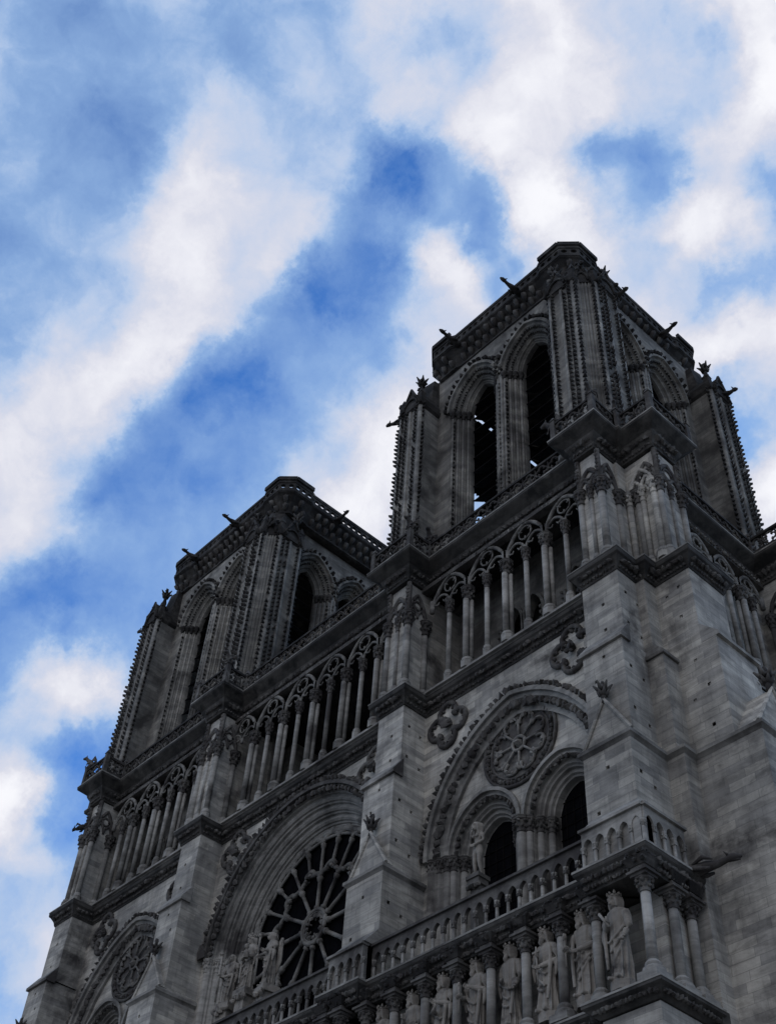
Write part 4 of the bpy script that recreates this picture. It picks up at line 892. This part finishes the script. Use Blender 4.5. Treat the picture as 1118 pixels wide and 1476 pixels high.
    crn = b.build('corbel_cornice', M_CRUST, tw)
    b = MB()
    for row, (o, z) in enumerate(((-.62, 65.6), (-.34, 66.18))):
        p = octa(o, .12)
        for q, r_ in zip(p, p[1:] + p[:1]):
            l = math.hypot(r_[0] - q[0], r_[1] - q[1]); n_ = int(l / .62)
            for i in range(n_):
                t = (i + .5 + .5 * row) / n_ if n_ > 1 else .5
                if t >= 1: continue
                x, y = q[0] + (r_[0] - q[0]) * t, q[1] + (r_[1] - q[1]) * t
                dx, dy = (r_[1] - q[1]) / l, -(r_[0] - q[0]) / l
                if (x - cx_) * dx + (y - cy_) * dy < 0: dx, dy = -dx, -dy
                b.tube([(x - dx * .1, y - dy * .1, z - .3), (x + dx * .08, y + dy * .08, z - .1), (x + dx * .24, y + dy * .24, z + .1), (x + dx * .34, y + dy * .34, z + .02)], [.1, .17, .2, .1], 5)
    b.build('hooked_leaves', M_CARVED, tw)
    b = MB(); p0 = octa(-.02, .14)
    def ringwall(pp, z0, z1, th=.14):
        b.loft([[(x, y, z) for x, y in pp] for z in (z0, z1)], False)
        ins = [(x + (cx_ - x) * th / 6, y + (cy_ - y) * th / 6) for x, y in pp]
        b.loft([[(x, y, z) for x, y in ins] for z in (z0, z1)], False)
        for z in (z0, z1): b.add([(x, y, z) for x, y in pp] + [(x, y, z) for x, y in ins], [(i, (i + 1) % len(pp), len(pp) + (i + 1) % len(pp), len(pp) + i) for i in range(len(pp))])
    ringwall(octa(.03, .14), 66.65, 66.9, .3); ringwall(octa(.03, .14), 67.55, 67.8, .3)
    for q, r_ in zip(p0, p0[1:] + p0[:1]):
        l = math.hypot(r_[0] - q[0], r_[1] - q[1]); n_ = max(1, round(l / .52)); ux, uy = (r_[0] - q[0]) / l, (r_[1] - q[1]) / l; nx_, ny_ = uy * .12, -ux * .12
        p = l / n_
        for i in range(n_):
            ucx = p * (i + .5); m = MB(lambda u, d, z: (q[0] + ux * u + (cx_ - q[0]) / 6 * d, q[1] + uy * u + (cy_ - q[1]) / 6 * d, z))
            wall_open(m, p * i, p * (i + 1), 66.88, 67.57, 0, .14, [(ucx, 67.22, min(.19, p * .36))], 4)
            o_ = len(b.v); b.v += m.v; b.f += [[j + o_ for j in f_] for f_ in m.f]; b.s += m.s; b.m += m.m
    oc_ = MB()
    b.build('parapet', M_CRUST, tw)
    b = MB(); b.add([(x, y, 66.2) for x, y in octa(-.8)], [tuple(range(24))]); b.box(x0 + 1.4, x1 - 1.4, y0 + 1.4, y1 - 1.4, 46.5, 47.0); b.build('tower_floor', M_LEAD, tw)
    # raised rims of the corner octagons
    for sx, sy, X, Y in ((-1, -1, px0, py0), (1, -1, px1, py0), (1, 1, px1, py1), (-1, 1, px0, py1)):
        b = MB(lambda a, d, z: (X + sx * a, Y - sy * d, z))
        P8 = [(-2.3, -.2), (-.75, -.2), (.2, .75), (.2, 2.3)]
        for q, r_ in zip(P8, P8[1:]):
            l = math.hypot(r_[0] - q[0], r_[1] - q[1]); nx_, ny_ = (r_[1] - q[1]) / l * .1, -(r_[0] - q[0]) / l * .1
            b.loft([[(q[0] + nx_, q[1] + ny_, z), (r_[0] + nx_, r_[1] + ny_, z), (r_[0] - nx_, r_[1] - ny_, z), (q[0] - nx_, q[1] - ny_, z)] for z in (67.8, 68.15)])
        b.build('octagon_coping', M_CRUST, tw)
    for base, dr, ln in SG: gargoyle(base, dr, ln * .88, tw, M_CRUST, .74, 'gargoyle', False)
    return tw
S_ = tower('south', 5.3, 20.85, -.4, 13.7, 7.2, 19.45, .5, 12.9,
      [((15.3, .45, 66.6), (-.1, -1, .15), 1.5), ((10.0, .45, 66.6), (-.1, -1, .15), 1.5), ((19.3, 9.0, 66.4), (1, 0, .15), 1.5),
       ((20.7, 2.4, 61.9), (1, 0, .0), 1.1), ((20.3, 2.6, 63.2), (1, .0, .3), .8), ((20.8, 12.2, 61.9), (1, 0.2, 0), 1.1), ((5.5, .3, 62.6), (-.8, -.3, 0), 1.3), ((5.4, 1.6, 61.0), (-1, 0, 0), 1.3)])
N_ = tower('north', -22.3, -6.85, -.4, 13.7, -21.2, -7.2, .5, 12.9,
      [((-12.6, .45, 66.6), (-.1, -1, .15), 1.5), ((-17.6, .45, 66.6), (-.1, -1, .15), 1.5), ((-7.2, 5.2, 66.5), (1, 0, .15), 1.5), ((-22.2, .4, 62.4), (-.8, -.4, 0), 1.2), ((-22.2, 1.8, 63.2), (-1, 0, .2), 1.1)])

# ------------------------------------------------------------------ statues (already at surveyed levels)
LEVELS = False
def remesh(o, vox):
    md = o.modifiers.new('r', 'REMESH'); md.mode = 'VOXEL'; md.voxel_size = vox; md.use_smooth_shade = True
    sm = o.modifiers.new('s', 'SMOOTH'); sm.iterations = 1; sm.factor = .4
    dg = bpy.context.evaluated_depsgraph_get(); dg.update()
    me = bpy.data.meshes.new_from_object(o.evaluated_get(dg)); o.modifiers.clear(); me.name = o.name
    me.polygons.foreach_set('use_smooth', [True] * len(me.polygons)); o.data = me
def hand(b, w, d, s=1.):
    """palm, four curled fingers of different length and a thumb leaving its side; w wrist, d direction"""
    w, d = Vector(w), Vector(d).normalized(); sd = d.cross(Vector((0, -1, .2))).normalized(); n = sd.cross(d)
    P_ = lambda a, l, h=0: tuple(w + d * a * s + sd * l * s + n * h * s)
    b.tube([P_(-.03, 0), P_(.06, 0), P_(.15, 0)], [.05 * s, .075 * s, .07 * s], 8)
    for k, (l, ln) in enumerate(((-.066, .12), (-.022, .15), (.022, .14), (.066, .1))):
        b.tube([P_(.13, l), P_(.13 + ln * .5, l * 1.1, .02), P_(.13 + ln * .85, l * 1.1, .07), P_(.13 + ln * .8, l, .11)], [.027 * s, .026 * s, .023 * s, .018 * s], 6)
    b.tube([P_(.04, -.07), P_(.1, -.12, .04), P_(.16, -.11, .09)], [.032 * s, .028 * s, .02 * s], 6)
def head(b, c, s, turn, beard, hair):
    ct, st = math.cos(turn), math.sin(turn)
    Q = lambda x, y, z: (c[0] + (x * ct - y * st) * s, c[1] + (x * st + y * ct) * s, c[2] + z * s)
    rings = []
    for z, rx, ry, oy in ((-.2, .07, .08, .0), (-.17, .1, .12, -.03), (-.08, .135, .165, -.015), (.02, .15, .185, .0), (.1, .15, .19, .01), (.17, .12, .16, .01), (.22, .05, .07, .01)):
        rings.append([Q(rx * math.cos(t), oy + ry * math.sin(t), z) for t in [2 * PI * k / 12 for k in range(12)]])
    b.loft(rings, True)
    b.tube([Q(0, -.17, .05), Q(0, -.215, -.03), Q(0, -.19, -.055)], [.022 * s, .034 * s, .026 * s], 6)           # nose
    for q in (-1, 1):
        b.tube([Q(q * .02, -.185, .06), Q(q * .07, -.185, .07), Q(q * .115, -.15, .05)], .026 * s, 5)             # brow
        b.blob(Q(q * .06, -.165, .02), .026 * s, 1); b.blob(Q(q * .15, .02, 0), (.03 * s, .04 * s, .06 * s), 1)    # eye, ear
    b.tube([Q(-.05, -.178, -.095), Q(0, -.195, -.09), Q(.05, -.178, -.095)], .02 * s, 5)
    b.tube([Q(-.04, -.172, -.12), Q(0, -.185, -.122), Q(.04, -.172, -.12)], .02 * s, 5)
    if beard:
        for k in range(5): a = (k - 2) * .38; b.tube([Q(math.sin(a) * .12, -.14 * math.cos(a), -.13), Q(math.sin(a) * .1, -.17 * math.cos(a) - .02, -.24), Q(math.sin(a) * .05, -.17 * math.cos(a), -.34)], [.055 * s, .05 * s, .02 * s], 6)
    if hair:
        for q in (-1, 1):
            for k in range(4): b.tube([Q(q * (.12 + .01 * k), -.06 + .07 * k, .12), Q(q * .18, -.05 + .07 * k, -.05), Q(q * .17, -.03 + .06 * k, -.2), Q(q * .2, -.02 + .05 * k, -hair)], [.05 * s, .06 * s, .055 * s, .03 * s], 6)
        b.tube([Q(0, .15, .14), Q(0, .2, -.05), Q(0, .14, -.3)], [.1 * s, .12 * s, .08 * s], 8)
def robe(b, H, seed, sway=0., width=1.):
    rnd = random.Random(seed); ph = [rnd.uniform(0, 6.3) for _ in range(6)]; nf = rnd.choice((9, 10, 11))
    prof = [(0, .35, .27), (.04, .35, .27), (.12, .32, .25), (.3, .31, .24), (.45, .31, .24), (.56, .29, .21), (.63, .30, .21), (.7, .35, .22), (.76, .40, .22), (.80, .38, .19), (.825, .24, .14), (.845, .12, .12), (.875, .1, .105)]
    rings = []; m = 72
    for i in range(80):
        t = i / 79 * .875; j = max(k for k in range(len(prof)) if prof[k][0] <= t + 1e-9); j = min(j, len(prof) - 2)
        f = (t - prof[j][0]) / (prof[j + 1][0] - prof[j][0]); rx = prof[j][1] + f * (prof[j + 1][1] - prof[j][1]); ry = prof[j][2] + f * (prof[j + 1][2] - prof[j][2])
        rx *= width; amp = .2 * max(0, 1 - t / .62) ** .6 + (.045 if t < .8 else 0)
        ring = []
        for k in range(m):
            a = 2 * PI * k / m
            fo = (1 - 2 * abs(math.sin((nf * a + ph[0] + 1.6 * math.sin(3 * t + ph[1])) / 2))) * .75 + math.cos((nf + 5) * a + ph[2] - 4 * t) * .4 + .35 * math.cos(3 * a + ph[3] + 9 * t)
            q = 1 + amp * fo
            ring.append((sway * math.sin(PI * t) + rx * q * math.cos(a) * H / 2.75, ry * q * math.sin(a) * H / 2.75, t * H))
        rings.append(ring)
    b.loft(rings, True)
    # mantle edges and diagonal folds over the lap
    s = H / 2.75; sg = rnd.choice((-1, 1))
    for k in range(3):
        x0, x1 = sg * (.34 - .02 * k), -sg * (.30 - .08 * k); z0 = 1.62 - rnd.uniform(.2, .4) * k; z1 = 1.2 - rnd.uniform(.25, .4) * k
        b.tube([(x0 * s * width, -.1 * s, z0 * s), (x0 * .4 * s, -.24 * s, (z0 * .6 + z1 * .4 - .1) * s), (x1 * .5 * s, -.26 * s, (z1 - .03) * s), (x1 * s, -.12 * s, (z1 + .1) * s)], [.05 * s, .045 * s, .045 * s, .03 * s], 6)
    e = -sg
    b.tube([(e * .3 * s, -.14 * s, 2.1 * s), (e * .34 * s, -.2 * s, 1.5 * s), (e * .3 * s, -.24 * s, .9 * s), (e * .24 * s, -.28 * s, .35 * s)], [.05 * s, .07 * s, .06 * s, .05 * s], 6)
    # feet
    for q in (-.13, .13): b.tube([(q * s, -.2 * s, .07 * s), (q * 1.25 * s, -.42 * s, .05 * s)], [.09 * s, .055 * s], 8)
def arm(b, s, side, pose, width=1.):
    sh = Vector((side * .36 * width, 0, 2.1)) * s
    E, W = {'down': ((.45, -.02, 1.62), (.4, -.22, 1.25)), 'chest': ((.47, -.05, 1.62), (.1, -.33, 1.72)), 'belly': ((.47, -.02, 1.6), (.06, -.34, 1.42)), 'raise': ((.5, -.08, 1.72), (.38, -.34, 2.0)), 'front': ((.47, -.02, 1.62), (.34, -.36, 1.5))}[pose]
    E = Vector((side * E[0], E[1], E[2])) * s; W_ = Vector((side * W[0], W[1], W[2])) * s
    b.tube([sh, (sh + E) / 2 + Vector((side * .03, 0, 0)), E, (E + W_) / 2, W_], [.14 * s, .13 * s, .12 * s, .1 * s, .075 * s], 9)
    d = (W_ - E).normalized()
    if pose in ('chest', 'belly', 'front'):          # hanging sleeve
        b.tube([E, E + Vector((0, -.02, -.2)) * s, E + Vector((-side * .05, -.06, -.5)) * s], [.12 * s, .1 * s, .03 * s], 7)
    hand(b, W_ + d * .02, d, s * .95); return W_ + d * .1 * s
def crown(b, c, s):
    b.revolve(c[0], c[1], [(.17 * s, c[2]), (.19 * s, c[2] + .02 * s), (.185 * s, c[2] + .08 * s), (.15 * s, c[2] + .08 * s), (.14 * s, c[2])], 14, False)
    for k in range(8):
        a = k * PI / 4; x, y = c[0] + .185 * s * math.cos(a), c[1] + .185 * s * math.sin(a)
        b.tube([(x, y, c[2] + .06 * s), (x * 1.0 + .01 * math.cos(a), y, c[2] + .12 * s), (x + .03 * s * math.cos(a), y + .03 * s * math.sin(a), c[2] + (.19 if k % 2 else .15) * s)], [.04 * s, .05 * s, .015 * s], 5)
def king(u, d, z, seed, poses, item, turn, label, H=2.85, width=1., beard=True, hair=.28):
    t = empty('king_statue', (u, d, z), label, 'statue', 'carved kings standing in the gallery')
    t.rotation_euler = (0, 0, turn * .25)
    s = H / 2.75; b = MB(); robe(b, H, seed, .03 * random.choice((-1, 1)), width)
    hc = (0, -.05 * s, 2.52 * s)
    b.tube([(0, 0, 2.2 * s), (0, -.03 * s, 2.42 * s)], [.12 * s, .1 * s], 10)
    head(b, hc, s * 1.02, turn, beard, hair)
    hp = [arm(b, s, -1, poses[0], width), arm(b, s, 1, poses[1], width)]
    o = b.build('robed_figure', M_STATUE, t); remesh(o, .015)
    b = MB(); crown(b, (hc[0], hc[1] + .01, hc[2] + .12 * s), s); b.build('crown', M_STATUE, t)
    b = MB(); hw = hp[0]
    if item == 'sceptre': b.tube([hw + Vector((.02, -.08, -.55)), hw + Vector((0, -.06, .0)), hw + Vector((-.05, -.04, .42))], [.03, .03, .03], 7); b.blob(tuple(hw + Vector((-.05, -.04, .48))), (.08, .08, .11)); b.build('sceptre', M_STATUE, t)
    elif item == 'book': q = hp[1] + Vector((0, -.08, .04)); b.box(q.x - .15, q.x + .13, q.y - .05, q.y + .05, q.z - .18, q.z + .2); b.build('book', M_STATUE, t)
    elif item == 'rod': b.tube([hw + Vector((.1, -.07, -.22)), hw + Vector((-.22, -.12, .3))], [.04, .05], 8); b.build('sceptre', M_STATUE, t)
    elif item == 'scroll': q = hp[0]; b.tube([q + Vector((-.12, -.06, -.05)), q + Vector((.2, -.1, .16))], [.05, .05], 8); b.build('scroll', M_STATUE, t)
    elif item == 'sword': b.tube([hw + Vector((0, -.05, .3)), hw + Vector((.05, -.08, -1.0))], [.035, .02], 6); b.box(hw.x - .14, hw.x + .14, hw.y - .1, hw.y - .03, hw.z + .08, hw.z + .14); b.build('sword', M_STATUE, t)
    b = MB(); b.prism([(.42 * math.cos(k * PI / 4 + PI / 8), .34 * math.sin(k * PI / 4 + PI / 8)) for k in range(8)], -.3, .01); b.build('pedestal', M_STATUE, t)
    return t
KD = -2.02
king(20.55, -2.3, 19.3, 11, ('chest', 'down'), 'rod', -.25, 'crowned stone king holding a short sceptre, last in the row beside the corner column', 2.85, .95, False, .22)
king(18.98, KD, 19.4, 12, ('front', 'belly'), 'sceptre', -.35, 'crowned bearded stone king with a long staff, next to the king at the corner column', 2.85, 1.05)
king(17.4, KD, 19.4, 13, ('chest', 'belly'), 'sword', -.2, 'crowned stone king grasping a sword hilt at his chest, third from the corner column', 2.85, 1.05, True, .3)
king(15.85, KD, 19.4, 14, ('belly', 'down'), None, -.45, 'crowned stone king with a cloak gathered at his waist, fourth from the corner column', 2.85, 1.0, True, .25)
king(14.28, KD, 19.4, 15, ('front', 'chest'), 'sceptre', -.3, 'crowned bearded stone king in a plain mantle, fifth from the corner column', 2.85, 1.1, True, .3)
king(12.7, KD, 19.4, 16, ('belly', 'chest'), 'scroll', -.5, 'crowned stone king holding a scroll across his body, sixth from the corner column', 2.85, 1.0, True, .25)
king(11.15, KD, 19.4, 17, ('chest', 'down'), None, -.4, 'crowned stone king with only head and chest showing, seventh from the corner column', 2.72, 1.0, True, .25)
king(9.58, KD, 19.4, 18, ('front', 'belly'), 'sceptre', -.3, 'crowned stone king cut off at the shoulders, eighth from the corner column beside the buttress', 2.7, 1.0, True, .25)
king(7.45, -2.25, 19.4, 19, ('belly', 'down'), 'book', -.3, 'crowned stone king in front of the buttress beside the rose window, only his head showing', 2.7)

def nude(u, d, z, label):
    """standing figure with hair over the shoulders, one hand raised to the face, the other across the belly"""
    t = empty('eve_statue' if False else 'nude_statue', (u, d, z), label, 'statue')
    b = MB(); s = 2.35
    me = bpy.data.meshes.new('figure'); V = []; E_ = []; Rd = []
    def v(x, y, z_, r, p=None):
        V.append((x, y, z_)); Rd.append(r)
        if p is not None: E_.append((p, len(V) - 1))
        return len(V) - 1
    pel = v(0, 0, 1.22, .2); w_ = v(.03, .0, 1.45, .155, pel); ch = v(.02, 0, 1.72, .2, w_); nk = v(0, 0, 1.95, .085, ch); v(-.02, -.03, 2.08, .08, nk)
    for q, kx, fx, ky in ((-1, -.15, -.14, -.03), (1, .17, .17, -.12)):
        hp_ = v(q * .12, 0, 1.08, .17, pel); kn = v(kx, ky, .6, .105, hp_); an = v(fx, .02, .1, .065, kn); v(fx + q * .03, -.16, .04, .055, an)
    a1 = v(-.25, 0, 1.82, .09, ch); a2 = v(-.36, -.06, 1.52, .07, a1); a3 = v(-.16, -.22, 1.86, .055, a2)
    b1 = v(.25, 0, 1.82, .09, ch); b2 = v(.33, -.03, 1.5, .07, b1); b3 = v(.06, -.24, 1.3, .052, b2)
    me.from_pydata(V, E_, []); o = bpy.data.objects.new('figure', me); COL.objects.link(o)
    md = o.modifiers.new('sk', 'SKIN')
    for i, r_ in enumerate(Rd): me.skin_vertices[0].data[i].radius = (r_, r_ * .85)
    me.skin_vertices[0].data[0].use_root = True
    o.modifiers.new('sub', 'SUBSURF').levels = 2
    dg = bpy.context.evaluated_depsgraph_get(); m2 = bpy.data.meshes.new_from_object(o.evaluated_get(dg)); o.modifiers.clear()
    b.add([tuple(q.co) for q in m2.vertices], [tuple(p.vertices) for p in m2.polygons])
    bpy.data.objects.remove(o)
    head(b, (-.02, -.05, 2.2), .98, -.4, False, .42)
    for q in (-1, 1): b.blob((q * .09, -.17, 1.72), (.085, .08, .085), 1)
    hand(b, V[a3], (.5, -.1, .8), .85); hand(b, V[b3], (-1, -.1, -.1), .85)
    o = b.build('figure', M_STATUE, t); remesh(o, .02)
    b = MB(); b.box(-.34, .34, -.34, .3, -.16, 0); b.box(-.28, .28, -.28, .26, -.4, -.16); b.box(-.2, .2, -.2, .2, -3.5, -.4)
    for k in range(6): b.blob((random.uniform(-.3, .3), -.3, -.5), .12)
    b.build('pedestal', M_CARVED, t); return t
nude(12.95, -.62, 26.65, 'pale stone standing woman with a hand raised to her face, before the pointed window')

def robed(name, u, d, z, seed, poses, label, wings=False, child=False, H=2.4, turn=0., pole=False, rz=0.):
    t = empty(name, (u, d, z), label, 'statue'); t.rotation_euler = (0, 0, rz)
    s = H / 2.75; b = MB(); robe(b, H, seed, .04); b.tube([(0, 0, 2.2 * s), (0, -.03 * s, 2.42 * s)], [.12 * s, .1 * s], 10); head(b, (0, -.05 * s, 2.52 * s), s, turn, False, .3)
    hp = [arm(b, s, -1, poses[0]), arm(b, s, 1, poses[1])]
    o = b.build('robed_figure', M_STATUE, t); remesh(o, .015)
    if wings:
        for q in (-1, 1):
            b = MB()
            for k in range(7):
                f = k / 6; b.tube([(q * .15 * s, .2 * s, (2.15 - .1 * f) * s), (q * (.42 + .06 * f) * s, (.3 - .1 * f) * s, (2.35 - .25 * f) * s), (q * (.5 - .28 * f) * s, .3 * s, (1.2 - .3 * f) * s), (q * (.42 - .3 * f) * s, .28 * s, (.75 - .3 * f) * s)], [.05, .08, .07, .02], 5)
            b.build('wing', M_STATUE, t)
    if child:
        b = MB(); c = hp[1]; b.tube([c + Vector((0, -.02, -.1)), c + Vector((0, -.02, .12)), c + Vector((0, -.02, .3))], [.12, .13, .07], 9); head(b, tuple(c + Vector((0, -.04, .42))), .62, .3, False, 0)
        b.tube([c + Vector((-.1, -.05, .22)), c + Vector((-.2, -.15, .2))], [.04, .03], 6); o = b.build('child', M_STATUE, t); remesh(o, .02)
        b = MB(); crown(b, (0, -.04 * s, 2.66 * s), s); b.build('crown', M_STATUE, t)
    if pole: b = MB(); q = hp[0]; b.tube([q + Vector((0, -.07, -1.2)), q + Vector((0, -.07, .9))], .045, 7); b.blob(tuple(q + Vector((0, -.07, .98))), .1); b.build('candlestick', M_STATUE, t)
    b = MB(); b.box(-.42, .42, -.36, .36, -.3, 0); b.box(-.3, .3, -.26, .26, -2.95, -.3)
    for k in range(10): b.blob((random.uniform(-.4, .4), -.33, random.uniform(-.45, -.25)), .12)
    b.build('pedestal', M_STATUE, t); return t
robed('angel_statue', -1.35, -1.5, 25.85, 31, ('front', 'belly'), 'dark weathered stone angel at the left edge of the group before the rose window', True, False, 2.35, .4, True, .2)
robed('madonna_statue', -.05, -1.5, 26.1, 32, ('belly', 'front'), 'stone crowned madonna carrying a child, in the middle of the group before the rose window', False, True, 2.5, -.1)
robed('angel_statue', 1.45, -1.5, 25.75, 33, ('front', 'chest'), 'pale stone angel with folded wings and a candlestick at the right of the madonna', True, False, 2.5, -.4, True, -.2)

# ------------------------------------------------------------------ carved beasts perched on the upper balustrade
def beast(u, d, z, rz, s, label):
    t = empty('chimera_statue', (u, d, z), label, 'statue', 'carved beasts on the upper balustrade'); t.rotation_euler = (0, 0, rz); b = MB()
    b.tube([(0, .25 * s, .1 * s), (0, .15 * s, .45 * s), (0, -.1 * s, .75 * s), (0, -.35 * s, .9 * s)], [.2 * s, .26 * s, .2 * s, .13 * s], 9)
    b.tube([(0, -.28 * s, .92 * s), (0, -.45 * s, 1.0 * s), (0, -.68 * s, .9 * s)], [.14 * s, .17 * s, .07 * s], 8)
    for q in (-1, 1):
        b.tube([(q * .1 * s, -.4 * s, 1.1 * s), (q * .16 * s, -.36 * s, 1.28 * s)], [.06 * s, .015 * s], 5)
        b.tube([(q * .16 * s, .0, .65 * s), (q * .2 * s, -.22 * s, .38 * s), (q * .18 * s, -.3 * s, .03 * s)], [.09 * s, .075 * s, .08 * s], 7)
        b.tube([(q * .2 * s, .2 * s, .35 * s), (q * .27 * s, .02 * s, .25 * s), (q * .22 * s, -.02 * s, .03 * s)], [.13 * s, .12 * s, .08 * s], 7)
    o = b.build('body', M_CARVED, t); remesh(o, .03)
    for q in (-1, 1):
        w2 = MB()
        for k in range(4): w2.tube([(q * .14 * s, .05 * s, .72 * s), (q * .4 * s, .3 * s, (1.05 - .12 * k) * s), (q * .34 * s, (.5 + .03 * k) * s, (.75 - .14 * k) * s)], [.05 * s, .07 * s, .02 * s], 5)
        w2.build('wing', M_CARVED, t)
    return t
ZB = 47.98
beast(9.1, -1.7, ZB, 0, .75, 'dark winged beast on the balustrade corner at the left foot of the nearer tower')
beast(9.1, -.35, ZB, .5, .8, 'dark winged beast crouching in the angle of the balustrade under the nearer tower')
beast(18.9, -1.5, ZB - .6, -1.2, 1.0, 'pale winged beast leaning out below the right-hand opening of the nearer tower')
beast(21.3, -1.7, ZB, .3, .7, 'small dark beast on the front balustrade corner of the nearer tower')
beast(21.45, -.05, ZB, .6, .7, 'small dark beast in the notch between two balustrade corners of the nearer tower')
beast(-6.4, -1.7, ZB, .2, .8, 'dark winged beast on the balustrade corner at the foot of the farther tower')
beast(-9.3, -1.5, ZB - .6, -1.2, .9, 'pale winged beast leaning out beside the pier below the farther tower')
beast(-21.3, -1.7, ZB, -.6, .8, 'dark hunched beast silhouetted against the sky on the far end of the balustrade')
